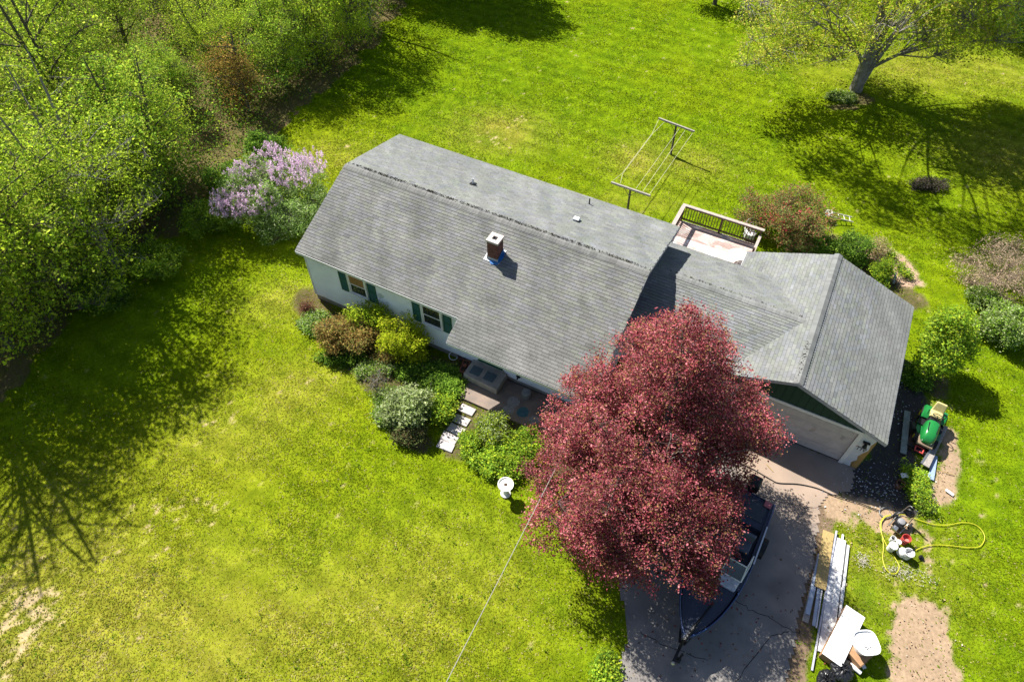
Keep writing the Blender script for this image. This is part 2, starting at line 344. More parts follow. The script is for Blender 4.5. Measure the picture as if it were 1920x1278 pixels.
# short grass, far too many blades to count
def grass(nb):
    yy = 3+54*rng.random(nb)**1.18; hw = 18+31*(yy-3)/54; xx = (rng.random(nb)*2-1)*hw
    n1, n2, n3, dry, bare, dirt, mulch, soil, grav, edge, wood = fields(xx, yy)
    keep = (1-bare*.75)*(1-dirt*.97)*(1-mulch*.95)*(1-soil*.6)*(1-grav*.95)*(1-edge*.85)*(1-wood*.9)*(1-.28*dry)
    keep *= 1-inpoly(xx, yy, DRIVE)
    U = (xx-X0[0])*EU[0]+(yy-X0[1])*EU[1]; V_ = (xx-X0[0])*EV[0]+(yy-X0[1])*EV[1]
    keep *= ~((U > .2) & (U < 14.6) & (V_ > -4.1) & (V_ < 4.05)); keep *= ~((U > 14.4) & (U < 25) & (V_ > -6.0) & (V_ < 1.4)); keep *= ~((U > 8.7) & (U < 15) & (V_ > 3) & (V_ < 5.8))
    k = rng.random(nb) < keep
    xx, yy, n1, n2, n3, dry, wood = [q[k] for q in (xx, yy, n1, n2, n3, dry, wood)]; m = len(xx)
    c = grass_colour(xx, yy, n1, n2, n3, dry)*(1.12+.5*(rng.random(m)-.5))[:, None]*np.stack([.85+.3*rng.random(m), np.ones(m), np.ones(m)], 1)
    straw = rng.random(m) < .04+.45*dry*sm(.4, .6, n3); c[straw] = np.array([.36, .31, .12])*(.7+.6*rng.random(straw.sum()))[:, None]
    h = (.022+.035*rng.random(m))*(1+.6*(n2-.5)); a = rng.random(m)*2*PI; wd = .010+.014*rng.random(m); wd *= (1+yy/40)
    zz = -.03+(0*xx)
    tip = np.stack([xx+np.cos(a+1.3)*h*1.5, yy+np.sin(a+1.3)*h*1.5, zz+h*.8], 1)
    A = np.stack([xx-np.cos(a)*wd, yy-np.sin(a)*wd, zz], 1); B = np.stack([xx+np.cos(a)*wd, yy+np.sin(a)*wd, zz], 1)
    V = np.stack([A, B, tip], 1).reshape(-1, 3)
    return mesh_np('grass', V, np.arange(3*m).reshape(-1, 3), np.repeat(c, 3, 0))
tag(link('grass', grass(760000), M['grass']), label='short mown grass covering the lawns round the house', cat='grass', kind='stuff')

# driveway
P = np.array(DRIVE); x, y, F = grid(P[:, 0].min()-.5, P[:, 0].max()+.5, P[:, 1].min()-.5, P[:, 1].max()+.5, .12)
n3 = fbm(x, y, 1.6, 5); ins = inpoly(x+.25*(n3-.5), y+.25*(fbm(x, y, 1.6, 8)-.5), DRIVE)
F = F[ins[F].all(1)]
sand = np.clip(1.3*seg(x, y, [(1430, 870), (1480, 890), (1540, 930)], 1.0)+.6*seg(x, y, [(1500, 960), (1530, 960)], .8)+.5*(n3-.5), 0, 1)
c = np.ones((len(x), 3))*(.85+.4*n3)[:, None]; c = mixc(c, np.array([1.75, 1.28, .92]), sand*.7)
c = mixc(c, np.array([1.75, 1.5, 1.3]), np.clip(seg(x, y, [(1560, 900), (1440, 950), (1500, 1100)], 1.6)*.45, 0, 1))  # sunlit strip of the drive painted paler and tanner
oil = blob(x, y, 1455, 1105, .35, .3)+.7*blob(x, y, 1475, 1090, .3, .25); c = mixc(c, np.array([.35, .35, .35]), np.clip(oil, 0, .8)*.45)
drive = tag(link('driveway', mesh_np('driveway', np.stack([x, y, 0*x+.004], 1), F, c), M['asphalt']), kind='structure')
cr = MB()
for pts in ([(1375, 1122), (1400, 1138), (1440, 1156), (1480, 1180), (1500, 1182)], [(1395, 925), (1450, 935), (1500, 948), (1548, 952)], [(1480, 1182), (1440, 1200), (1380, 1278)], [(1200, 1185), (1250, 1210), (1330, 1240)]):
    q = smoothpath([at(a_, b_, .008) for a_, b_ in pts], 6); q = [Vector(k)+Vector((rng.normal()*.03, rng.normal()*.03, 0)) for k in q]
    for a_, b_ in zip(q[:-1], q[1:]): cr.beam(a_, b_, (.012+.012*rng.random()), .003)
cr.build('crack', mat('crack_filler', (.02, .018, .016), 1), drive)

# ------------------------------------------------------------------ roofs
def shingles(P0, e, s, slope_len, ext, parent, m, seed, single=0, ex=.142, tw=.305, start=0.):
    """tabs on a roof plane: P0 eave corner, e along the eave, s up the slope; ext(b) -> list of (a0, a1) at slope distance b"""
    r = np.random.default_rng(seed); e = np.array(e, float); s = np.array(s, float); n = np.cross(e, s); n *= np.sign(n[2])
    P0 = np.array(P0, float); V = []; C = []; Q = []; objs = []; k = 0; b = start; th = .014; left = single
    tints = .90+.2*r.random(12)
    M_ = []
    if single:
        for t in tints:
            vs = tabverts(0, tw-.007, ex, th, r)
            mb = MB(); mb.v = [tuple(v_) for v_ in vs[0]]; mb.f = [list(f_) for f_ in TABF]; mb.c = [tuple(np.array([1, 1, .99])*t*q_) for q_ in TABD]
            me = bpy.data.meshes.new('shingle'); me.from_pydata(mb.v, [], mb.f); a_ = me.attributes.new('Col', 'FLOAT_COLOR', 'POINT')
            a_.data.foreach_set('color', np.hstack([np.array(mb.c, np.float32), np.ones((len(mb.c), 1), np.float32)]).ravel()); me.materials.append(m); M_.append(me)
    rot = Matrix([[e[i], s[i], n[i]] for i in range(3)]).to_4x4()
    while b < slope_len-.02:
        h = min(ex, slope_len-b); off = (k*.5 + .08*r.normal()) % 1*tw
        for a0, a1 in ext(b+.5*h):
            a = a0-off; tt = None; j = 0
            while a < a1:
                x0 = max(a, a0); x1 = min(a+tw-.007, a1)
                if x1-x0 > .03:
                    if j % 3 == 0 or tt is None: base = .95+.10*r.random()
                    tt = base*(.90+.20*r.random())*(1.08 if r.random() < .05 else 1)*(.86 if r.random() < .05 else 1)
                    if left > 0 and x0 == a and x1-x0 > tw-.01 and h > ex-.01:
                        o = bpy.data.objects.new('shingle', M_[r.integers(12)]); COL.objects.link(o); o.parent = parent
                        o.matrix_local = Matrix.Translation(Vector(P0+e*a+s*b)) @ rot; left -= 1
                    else:
                        vs, _ = tabverts(x0, x1, h, th*(.75+.5*r.random()), r)
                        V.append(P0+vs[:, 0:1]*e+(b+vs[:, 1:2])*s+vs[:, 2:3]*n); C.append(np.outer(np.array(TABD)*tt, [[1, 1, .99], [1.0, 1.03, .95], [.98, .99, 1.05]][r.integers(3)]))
                a += tw; j += 1
        b += ex; k += 1
    V = np.concatenate(V); C = np.concatenate(C); nt_ = len(V)//8
    F = (np.array(TABF)[None]+8*np.arange(nt_)[:, None, None]).reshape(-1, 4)
    o = link('shingles', mesh_np('shingles', V, F, C), m, parent); o['kind'] = 'stuff'
    return o
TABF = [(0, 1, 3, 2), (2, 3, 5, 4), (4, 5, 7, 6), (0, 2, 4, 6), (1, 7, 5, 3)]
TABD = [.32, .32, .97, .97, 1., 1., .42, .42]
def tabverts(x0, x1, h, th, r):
    # 0,1 foot of the butt; 2,3 top of the butt; 4,5 start of the shadow and dirt line painted below the next butt; 6,7 head of the tab
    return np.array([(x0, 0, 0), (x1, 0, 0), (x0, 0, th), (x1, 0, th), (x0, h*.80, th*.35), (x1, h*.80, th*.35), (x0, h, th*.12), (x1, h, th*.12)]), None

L_, ZR, ZF, WF, ZB, WB, WF2, CU = 14.757, 5.078, 3.218, 4.229, 4.163, 4.298, 5.254, 8.414
SLF = (ZR-ZF)/WF; Z2 = ZR-SLF*WF2; SLB = (ZR-ZB)/WB
house = empty('house', X0, YAW, 'long single storey house with grey shingle roof, pale siding and green shutters', 'house')
def loc(u, v, z): return (u, -v, z)
roof = MB()
roof.slab([loc(0, 0, ZR-.02), loc(0, WF, ZF-.02), loc(CU, WF, ZF-.02), loc(CU, WF2, Z2-.02), loc(L_, WF2, Z2-.02), loc(L_, 0, ZR-.02)], .10)
roof.slab([loc(L_, -.001, ZR-.02), loc(L_, -WB, ZB-.02), loc(0, -WB, ZB-.02), loc(0, -.001, ZR-.02)], .10)
roof = roof.build('roof', M['under'], house)
cf = math.hypot(1, SLF); sF = (0, 1/cf, SLF/cf); lenF = WF2*cf; brk = (WF2-WF)*cf
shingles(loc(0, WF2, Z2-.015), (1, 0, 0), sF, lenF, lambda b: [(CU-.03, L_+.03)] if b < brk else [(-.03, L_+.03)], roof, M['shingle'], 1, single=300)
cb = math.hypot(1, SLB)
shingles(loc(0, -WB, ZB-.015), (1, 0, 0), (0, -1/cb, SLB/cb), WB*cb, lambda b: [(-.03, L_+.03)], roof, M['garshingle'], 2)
def ridge_cap(p, q, sl1, sl2, d1, d2, parent, m, seed, w=.15, lift=.008):
    r = np.random.default_rng(seed); p = np.array(p); q = np.array(q); Lr = np.linalg.norm(q-p); d = (q-p)/Lr; n = int(Lr/.14); mb = MB()
    for i in range(n):
        a = p+d*(i*Lr/n); b = p+d*((i+1)*Lr/n+.03); t = .85+.25*r.random(); mb.col = (t, t, t)
        h0 = .006; h1 = lift+.008*r.random()
        def P_(c, side, h): dd, sl_ = (d1, sl1) if side < 0 else (d2, sl2); return c+np.array([0, 0, h-sl_*w])+np.array(dd)*w
        A = [P_(a, -1, h0), a+np.array([0, 0, h0+.005]), P_(a, 1, h0)]; B = [P_(b, -1, h1), b+np.array([0, 0, h1+.005]), P_(b, 1, h1)]; B2 = [k-np.array([0, 0, .016]) for k in B]
        mb.add([tuple(k) for k in A+B+B2], [(0, 1, 4, 3), (1, 2, 5, 4), (3, 4, 7, 6), (4, 5, 8, 7)])
    o = mb.build('ridge_cap', m, parent, col=True); return o
ridge_cap(loc(0, 0, ZR), loc(L_, 0, ZR), SLF, SLB, (0, -1, 0), (0, 1, 0), roof, M['shingle'], 4)
def tufts(line, n, spread, size, name, m, parent, seed, gap=.4):
    r = np.random.default_rng(seed); A, B, side = [np.array(k) for k in line]; V = []
    t = r.random(n); keep = fbm(t*260, 0*t, 1., seed, 3)+.5*(fbm(t*40, 0*t, 1., seed+5, 2)-.5) > gap; t = t[keep]
    for k in t:
        c = A+(B-A)*k+side*(r.random()**.7*spread); a = r.random()*PI; s_ = size*(.5+r.random()); dx = np.array([math.cos(a), math.sin(a), 0])*s_*.5; dn = np.array([r.normal()*.2*s_, r.normal()*.2*s_, s_*.7])
        V += [c-dx, c+dx, c+dx*.3+dn, c-dx*.5+dn*.6]
    V = np.array(V); o = link(name, mesh_np(name, V, np.arange(len(V)).reshape(-1, 4)), m, parent); o['kind'] = 'stuff'
tufts((loc(0, -.13, ZR-.01), loc(L_, -.13, ZR-.01), loc(0, -.16, -.02)), 2600, 1, .045, 'moss', M['moss'], roof, 3, .36)
# trim boards of the house roof
tr = MB()
tr.box(0, CU-.002, -WF-.022, -WF, ZF-.18, ZF-.035)
tr.build('fascia', M['trim'], house); tr = MB()
tr.box(CU, L_, -WF2-.022, -WF2, Z2-.18, Z2-.035)
tr.build('fascia', M['trim'], house)
for u0, u1 in ((-.024, 0), (L_, L_+.024)):
    e2 = WF if u0 < 0 else WF2; ze = ZF if u0 < 0 else Z2
    for a_, b_ in ((( e2, ze), (0, ZR)), ((-.002, ZR), (-WB, ZB))):
        rk = MB(); rk.add([loc(u, v, z+dz) for u in (u0, u1) for (v, z) in (a_, b_) for dz in (-.18, -.035)], [(0, 1, 3, 2), (4, 6, 7, 5), (0, 4, 5, 1), (2, 3, 7, 6), (1, 5, 7, 3), (0, 2, 6, 4)]); rk.build('rake_board', M['rake'], house)
rk = MB(); rk.add([loc(u, v, z+dz) for u in (CU-.024, CU) for (v, z) in ((WF2, Z2), (WF+.03, ZF)) for dz in (-.18, -.035)], [(0, 1, 3, 2), (4, 6, 7, 5), (0, 4, 5, 1), (2, 3, 7, 6), (1, 5, 7, 3), (0, 2, 6, 4)])
rk.build('rake_board', M['rake'], house)
# walls: foundation, core and lapped siding
VF, VB, UL, UR = 3.98, -4.02, .17, 14.5
MB().box(UL+.03, UR-.03, -VF+.03, -VB-.03, -.1, .33).build('foundation', M['concrete'], house)
core = MB()
gab = [(VF-.03, .33), (VF-.03, ZR-SLF*VF-.13), (0, ZR-.14), (VB+.03, ZR+SLB*VB-.13), (VB+.03, .33)]
core.add([loc(u, v, z) for u in (UL+.03, UR-.03) for v, z in gab], [(0, 1, 2, 3, 4), (9, 8, 7, 6, 5)] + [(i, 5+i, 5+(i+1) % 5, (i+1) % 5) for i in range(5)])
core.build('wall', M['siding'], house)
sd_ = MB(); z = .30
while z < ZR-SLF*VF-.16:
    h = min(.118, ZR-SLF*VF-.14-z)
    sd_.add([loc(u, v, zz) for u in (UL, UR) for v, zz in ((VF-.03, z), (VF+.012, z), (VF-.006, z+h), (VF-.03, z+h))], [(0, 3, 2, 1), (4, 5, 6, 7), (0, 1, 5, 4), (1, 2, 6, 5), (2, 3, 7, 6)])
    z += .118
z = .30
while z < ZR-.3:
    v1 = min(VF, (ZR-.16-z-.118)/SLF); v0 = -min(-VB, (ZR-.16-z-.118)/SLB)
    for us, un in ((UR, 1), (UL, -1)):
        sd_.add([loc(us+un*o_, v, z+dz) for v in (v0, v1) for o_, dz in ((-.03, 0), (.012, 0), (-.006, .118), (-.03, .118))], [(0, 3, 2, 1), (4, 5, 6, 7), (0, 1, 5, 4), (1, 2, 6, 5), (2, 3, 7, 6)])
    z += .118
sd_.build('siding', M['siding'], house)
cb_ = MB(); cb_.box(UL-.02, UL+.08, -VF-.022, -VF+.08, .3, ZR-SLF*VF-.15); cb_.build('corner_board', M['trim'], house)
curt = mat('tan_curtain', (.32, .19, .07), .9, (.20, .11, .04), 14)
def window(u0, u1, z0, z1, cur):
    o = MB(); t = .085; y0, y1 = -VF-.075, -VF+.0
    o.box(u0, u1, y0, y1, z1-t, z1).box(u0, u1, y0-.03, y1, z0, z0+t*.8).box(u0, u0+t, y0, y1, z0+t*.8, z1-t).box(u1-t, u1, y0, y1, z0+t*.8, z1-t)
    wn = o.build('window', M['trim'], house); zm = (z0+z1)/2
    s = MB()
    for a_, b_, yy in ((zm-.02, z1-t, -VF-.052), (z0+t*.8, zm+.02, -VF-.030)):
        s.box(u0+t, u1-t, yy-.012, yy+.012, a_, a_+.04).box(u0+t, u1-t, yy-.012, yy+.012, b_-.035, b_).box(u0+t, u0+t+.04, yy-.012, yy+.012, a_+.04, b_-.035).box(u1-t-.04, u1-t, yy-.012, yy+.012, a_+.04, b_-.035)
    s.build('sash', M['whitepaint'], wn)
    MB().box(u0+t+.04, u1-t-.04, -VF-.050, -VF-.044, zm+.02, z1-t-.035).build('pane', curt if cur else M['glass'], wn)
    MB().box(u0+t+.04, u1-t-.04, -VF-.030, -VF-.024, z0+t*.8+.04, zm-.02).build('pane', M['glass'], wn)
def shut(u0, u1, z0, z1):
    s = MB(); y0, y1 = -VF-.045, -VF-.012; f = .05
    s.box(u0, u0+f, y0, y1, z0, z1).box(u1-f, u1, y0, y1, z0, z1)
    for zz in (z0, (z0+z1)/2-.03, z1-f): s.box(u0+f, u1-f, y0, y1, zz, zz+f)
    k = z0+f+.01
    while k < z1-f-.03:
        s.add([(u0+f, y1-.002, k), (u1-f, y1-.002, k), (u1-f, y0+.008, k+.005), (u0+f, y0+.008, k+.005), (u0+f, y1-.002, k+.04), (u1-f, y1-.002, k+.04)], [(0, 1, 2, 3), (3, 2, 5, 4)]); k += .042
    s.build('shutter', M['shutter'], house)
window(2.50, 3.54, 1.57, 2.90, True); shut(2.03, 2.47, 1.54, 2.88); shut(3.58, 4.02, 1.54, 2.86)
window(6.36, 7.44, 1.58, 2.90, False); shut(5.92, 6.33, 1.54, 2.88); shut(7.47, 7.88, 1.58, 2.86)
dr = MB().box(9.14, 10.33, -VF-.05, -VF-.0, .56, 2.62).build('front_door', M['shutter'], house)
MB().tube([(10.2, -VF-.06, 1.5), (10.2, -VF-.11, 1.5)], .03).build('handle', M['steel'], dr)
MB().box(9.05, 10.42, -VF-.06, -VF, .50, .555).build('door_sill', M['concrete'], house)
lm = MB().box(11.03, 11.2, -VF-.10, -VF-.012, .62, .72).tube([(11.11, -VF-.1, .66), (11.11, -VF-.17, .58)], .04, 8).build('wall_vent', M['black'], house)

# chimney
ch = MB(); CX, CV = 8.60, 1.42; a_ = .245; zb = ZR-SLF*CV
ch.box(CX-a_+.015, CX+a_-.015, -CV-a_+.015, -CV+a_-.015, zb-.3, zb+.84)
ch = ch.build('chimney', M['mortar'], roof)
bk = MB(); z = zb-.25; row = 0
while z < zb+.83:
    off = .1*(row % 2)
    for side in range(4):
        t = -a_+(.0 if row % 2 else 0)-off
        while t < a_-.03:
            x0 = max(t+.006, -a_+.001*side); x1 = min(t+.2-.006, a_)
            if x1-x0 > .03:
                q = .7+.6*rng.random(); bk.col = (q, q*(.9+.2*rng.random()), q)
                d = a_+.004*rng.random()
                if side == 0: bk.box(CX+x0, CX+x1, -CV-d, -CV-a_+.02, z+.006, z+.066)
                if side == 1: bk.box(CX+x0, CX+x1, -CV+a_-.02, -CV+d, z+.006, z+.066)
                if side == 2: bk.box(CX-d, CX-a_+.02, -CV+x0, -CV+x1, z+.006, z+.066)
                if side == 3: bk.box(CX+a_-.02, CX+d, -CV+x0, -CV+x1, z+.006, z+.066)
            t += .2
    z += .075; row += 1
bk.build('brickwork', M['brick'], ch, col=True, kind='stuff')
cp = MB(); o_, h_ = .285, .10; zc = zb+.84
for u0, u1, v0, v1 in ((-o_, o_, -o_, -h_), (-o_, o_, h_, o_), (-o_, -h_, -h_, h_), (h_, o_, -h_, h_)): cp.box(CX+u0, CX+u1, -CV+v0, -CV+v1, zc, zc+.1)
cp.build('crown_slab', M['chimcap'], ch, bevel=.012)
MB().box(CX-h_, CX+h_, -CV-h_, -CV+h_, zc-.02, zc+.02).build('flue', M['black'], ch)
fl = MB()
def onroof(u, v, dz): return loc(u, v, ZR-SLF*v+dz)
fl.slab([onroof(CX-.35, CV-.28, .022), onroof(CX-.38, CV+.34, .022), onroof(CX+.33, CV+.34, .022), onroof(CX+.38, CV-.30, .022)], .008)
for s_ in (-1, 1): fl.slab([onroof(CX+s_*(a_+.012), CV-a_-.02, .03), onroof(CX+s_*(a_+.012), CV+a_+.02, .03), onroof(CX+s_*(a_+.012), CV+a_+.02, .17), onroof(CX+s_*(a_+.012), CV-a_-.02, .17)], .01, (s_, 0, 0))
fl.slab([onroof(CX-a_-.02, CV+a_+.012, .03), onroof(CX+a_+.02, CV+a_+.012, .03), onroof(CX+a_+.02, CV+a_+.012, .15), onroof(CX-a_-.02, CV+a_+.012, .15)], .01, (0, -1, 0))
fl.build('flashing', M['flash'], ch)
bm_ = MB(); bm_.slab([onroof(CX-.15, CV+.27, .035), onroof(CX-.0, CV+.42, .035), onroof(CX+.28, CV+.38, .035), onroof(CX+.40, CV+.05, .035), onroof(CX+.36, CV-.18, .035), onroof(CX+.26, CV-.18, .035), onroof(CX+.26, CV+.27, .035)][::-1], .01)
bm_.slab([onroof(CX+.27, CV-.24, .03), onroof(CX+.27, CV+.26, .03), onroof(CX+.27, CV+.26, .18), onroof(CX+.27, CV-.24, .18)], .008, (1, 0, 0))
bm_.build('blue_base_sheet', mat('blue_base_sheet', (.02, .16, .42), .5, (.015, .11, .32), 9), ch)  # blue sheets round the front and right of the chimney base
def vent(px, py, kind):
    u, v = uv(px, py, 4.6); z = ZR+SLB*v; u, v = uv(px, py, z); z = ZR+SLB*v
    fl_ = MB().slab([loc(u-.13, v-.13, z-SLB*.13+.03), loc(u+.13, v-.13, z-SLB*.13+.03), loc(u+.13, v+.13, z+SLB*.13+.03), loc(u-.13, v+.13, z+SLB*.13+.03)], .01)
    if kind == 0:
        pp = MB().lathe([(.045, -.05), (.045, .3), (.035, .3), (.035, .2)], loc(u, v, z)).build('vent_pipe', M['white'], roof); fl_.build('flashing', M['black'], pp)
    elif kind == 1:
        pp = MB().lathe([(.03, -.05), (.03, .28), (.02, .28), (.02, .2)], loc(u, v, z)).build('vent_pipe', M['black'], roof)
    else:
        pp = MB().box(u-.14, u+.14, -v-.11, -v+.11, z-.02, z+.13, .03).build('roof_vent', M['white'], roof); MB().box(u+.02, u+.142, -v-.115, -v+.0, z+.0, z+.07).build('louvre', M['black'], pp)
vent(887, 345, 0); vent(1105, 380, 1); vent(1081, 413, 2)

# ------------------------------------------------------------------ garage with the link roof
GU, GV0, GV1, GZ, GL, GR, GE, BZ, BV, BW, BE = 21.397, -6.147, 1.577, 3.875, 3.62, 3.707, 2.459, 3.705, -1.797, 2.669, 3.02
garage = empty('garage', X0, YAW, 'garage with grey shingle roof, dark green gable and unfinished white wrapped corner', 'garage')
SG = (GZ-GE)/GR; SGL = (GZ-GE)/GL; SB = (BZ-BE)/BW
groof = MB()
groof.slab([loc(GU, GV0, GZ-.02), loc(GU-GL, GV0, GE-.02), loc(GU-GL, GV1, GE-.02), loc(GU, GV1, GZ-.02)], .09)
groof.slab([loc(GU+.001, GV1, GZ-.02), loc(GU+GR, GV1, GE-.02), loc(GU+GR, GV0, GE-.02), loc(GU+.001, GV0, GZ-.02)], .09)
groof = groof.build('roof', M['under'], garage)
cg = math.hypot(1, SG); cgl = math.hypot(1, SGL); LG = GV1-GV0
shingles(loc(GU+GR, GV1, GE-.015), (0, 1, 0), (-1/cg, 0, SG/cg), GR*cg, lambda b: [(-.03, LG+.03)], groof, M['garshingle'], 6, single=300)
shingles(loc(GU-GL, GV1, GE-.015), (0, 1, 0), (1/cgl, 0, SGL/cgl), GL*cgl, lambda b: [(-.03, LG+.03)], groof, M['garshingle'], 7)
ridge_cap(loc(GU, GV1, GZ), loc(GU, GV0, GZ), SG, SG, (-1, 0, 0), (1, 0, 0), groof, M['garshingle'], 8, w=.17, lift=.05)
tufts((loc(GU, GV1, GZ+.01), loc(GU, GV1-2.2, GZ+.01), (-.16, 0, -.05)), 260, 1, .06, 'moss', M['moss'], groof, 9, .5)
broof = MB()
U1 = GU-.5; U0 = UR+.02; FV = BV+BW+.05
broof.slab([loc(U0, BV, BZ-.02), loc(U0, FV, BZ-SB*(FV-BV)-.02), loc(U1, FV, BZ-SB*(FV-BV)-.02), loc(U1, BV, BZ-.02)], .08)
broof.slab([loc(U1, BV-.001, BZ-.02), loc(U1, BV-BW, BE-.02), loc(U0, BV-BW, BE-.02), loc(U0, BV-.001, BZ-.02)], .08)
broof = broof.build('link_roof', M['under'], garage)
c_ = math.hypot(1, SB); gx = lambda v, zz: GU-(GZ-zz)/SG+.12
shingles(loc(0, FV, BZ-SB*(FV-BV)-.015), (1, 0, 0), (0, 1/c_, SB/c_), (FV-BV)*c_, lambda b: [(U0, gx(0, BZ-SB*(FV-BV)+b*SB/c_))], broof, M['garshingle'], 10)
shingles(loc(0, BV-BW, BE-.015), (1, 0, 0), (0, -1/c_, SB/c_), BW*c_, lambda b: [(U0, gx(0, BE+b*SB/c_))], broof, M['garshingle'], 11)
ridge_cap(loc(U0, BV, BZ), loc(GU-.35, BV, BZ), SB, SB, (0, -1, 0), (0, 1, 0), broof, M['garshingle'], 12)
tufts((loc(U0, BV-.14, BZ-.03), loc(GU-.6, BV-.14, BZ-.03), loc(0, -.12, -.02)), 500, 1, .04, 'moss', M['moss'], broof, 13, .52)
# garage walls
GW0, GW1, GVF, GVB = GU-GL+.22, 24.86, 1.31, GV0+.22
wl = MB()
wl.box(GW0, GW1, -GVF+.12, -GVB, 0, GE-.06)            # body behind the door
wl.add([loc(u, v, z) for v in (GVF-.12, GVB+.003) for u, z in ((GW0, GE-.06), (GW1, GE-.06), (GU, GZ-.14))], [(0, 1, 2), (5, 4, 3), (0, 3, 4, 1), (1, 4, 5, 2), (2, 5, 3, 0)])
wl.box(U0+.01, GW0-.003, -FV+.35, -(BV-BW)-.2, 0, BE-.12)
wl.build('wall', M['siding'], garage)
zt = 2.27
gb = MB(); sg = lambda u: GZ-.10-SG*abs(u-GU)
gb.add([loc(u, v, z) for v in (GVF, GVF-.118) for u, z in ((GW0, zt), (GW1, zt), (GW1, sg(GW1)), (GU, sg(GU)), (GW0, sg(GW0)))], [(0, 1, 2, 3, 4), (9, 8, 7, 6, 5), (0, 5, 6, 1), (1, 6, 7, 2), (4, 9, 5, 0)])
u = GW0+.1
while u < GW1-.05:
    if sg(u)-.04 > zt+.02: gb.box(u, u+.045, -GVF-.018, -GVF-.0005, zt+.004, min(sg(u), sg(u+.045))-.02)
    u += .305
gb.build('gable_boards', M['gablegreen'], garage)
gt = MB(); gt.box(19.05, 24.36, -GVF-.035, -GVF+.118, 2.12, 2.267)
gt.box(19.05, 19.2, -GVF-.035, -GVF+.118, 0.01, 2.118); gt.box(24.2, 24.36, -GVF-.035, -GVF+.118, 0.01, 2.118)
gt.build('door_frame', M['whitepaint'], garage)
gd = MB().box(19.2, 24.2, -GVF+.07, -GVF+.118, .03, 2.118).build('garage_door', M['door'], garage)
for k in range(4):
    p_ = MB(); z0 = .035+k*.52; p_.box(19.22, 24.18, -GVF+.045, -GVF+.069, z0, z0+.51)
    for j in range(8): p_.box(19.32+j*.61, 19.80+j*.61, -GVF+.033, -GVF+.0445, z0+.1, z0+.41)
    p_.build('door_panel', M['door'], gd, bevel=.006)
MB().box(19.2, 24.2, -GVF+.03, -GVF+.1, .005, .03).build('door_seal', M['rubber'], gd)
MB().box(GW0, 19.048, -GVF, -GVF+.118, 0, zt-.002).build('front_wall', M['siding'], garage)
hw = MB()
edge_u = [(0, 24.66), (.3, 24.60), (.55, 24.72), (.8, 24.66), (1.1, 24.74), (1.35, 24.84), (1.7, 24.80), (2.0, 24.86), (2.268, 24.86)]
hw.slab([loc(24.362, GVF, 0.012), loc(24.362, GVF, 2.268)]+[loc(u, GVF, z) for z, u in reversed(edge_u)][:-1]+[loc(24.66, GVF, .012)], .03, (0, 1, 0))
hw = hw.build('house_wrap', M['wrap'], garage)
MB().box(24.362, 24.86, -GVF+.031, -GVF+.118, .005, 2.266).build('strand_board', M['osb'], garage)
MB().box(24.70, 24.90, -GVF+.004, -GVF+.028, .005, 1.95).build('strand_board', M['osb'], garage)
# printing on the wrap
cu = bpy.data.curves.new('lettering', 'FONT'); cu.body = 'TYV'; cu.size = .33; cu.extrude = .001; cu.offset = .008
to = bpy.data.objects.new('t', cu); COL.objects.link(to); dg = bpy.context.evaluated_depsgraph_get(); me = bpy.data.meshes.new_from_object(to.evaluated_get(dg)); bpy.data.objects.remove(to)
lt = link('lettering', me, M['black'], hw); lt.rotation_euler = (PI/2, 0, 0); lt.location = (24.42, -GVF-.004, 1.17); lt.scale = (.58, 1, 1)
red = mat('red_print', (.5, .06, .05), .6)
rd = MB().slab([loc(24.365, GVF+.003, 1.34), loc(24.42, GVF+.003, 1.42), loc(24.40, GVF+.003, 1.33)], .002, (0, 1, 0)).build('printed_mark', red, hw)
MB().tube([(24.6, -GVF-.02, 1.72), (24.6, -GVF-.10, 1.72), (24.6, -GVF-.13, 1.60)], [.05, .06, .09], 12).box(24.47, 24.73, -GVF-.1, -GVF-.005, 1.79, 1.83).build('wall_lamp', M['black'], garage)
for s_ in (-1, 1):
    e = GL if s_ < 0 else GR
    for v_ in (GV1, GV0-.024):
        gr = MB(); gr.add([loc(GU+s_*d, v_+dv, z+dz) for dv in (0, .024) for d, z in ((.001, GZ), (e, GE)) for dz in (-.18, -.035)], [(0, 1, 3, 2), (4, 6, 7, 5), (0, 4, 5, 1), (2, 3, 7, 6), (1, 5, 7, 3), (0, 2, 6, 4)]); gr.build('rake_board', M['rake'], garage)
MB().box(GU+GR, GU+GR+.02, -GV1, -GV0, GE-.15, GE-.02).build('fascia', M['trim'], garage); MB().box(GU-GL-.02, GU-GL, -GV1, -GV0, GE-.15, GE-.02).build('fascia', M['trim'], garage); gr = MB(); gr.box(U0, GU-GL+.5, -(BV-BW), -(BV-BW)+.02, BE-.14, BE-.02); gr.build('fascia', M['trim'], garage)
# ------------------------------------------------------------------ foliage
def leaves(P, size, pal, r, up=.6, tint=None, aspect=.62, sv=.35):
    """one folded leaf per point"""
    n = len(P); pal = np.array(pal, float)
    a = r.normal(size=(n, 3)); a[:, 2] *= .6; a /= np.linalg.norm(a, axis=1)[:, None]
    nn = r.normal(size=(n, 3)); nn[:, 2] += up*2.4+.3; nn -= a*(nn*a).sum(1)[:, None]; nn /= np.linalg.norm(nn, axis=1)[:, None]
    b = np.cross(nn, a); s = (size*(1+sv*r.normal(size=n)).clip(.45, 1.8))[:, None]
    V = np.stack([P-a*s*.5, P+b*s*aspect*.5+nn*s*.10, P+a*s*.5-nn*s*.06, P-b*s*aspect*.5+nn*s*.10], 1).reshape(-1, 3)
    c = pal[r.integers(len(pal), size=n)]*(.72+.56*r.random(n))[:, None]
    if tint is not None: c = c*tint[:, None]
    return V, np.repeat(c, 4, 0)
def leafmesh(name, V, C): return mesh_np(name, V, np.arange(len(V)).reshape(-1, 4), C)
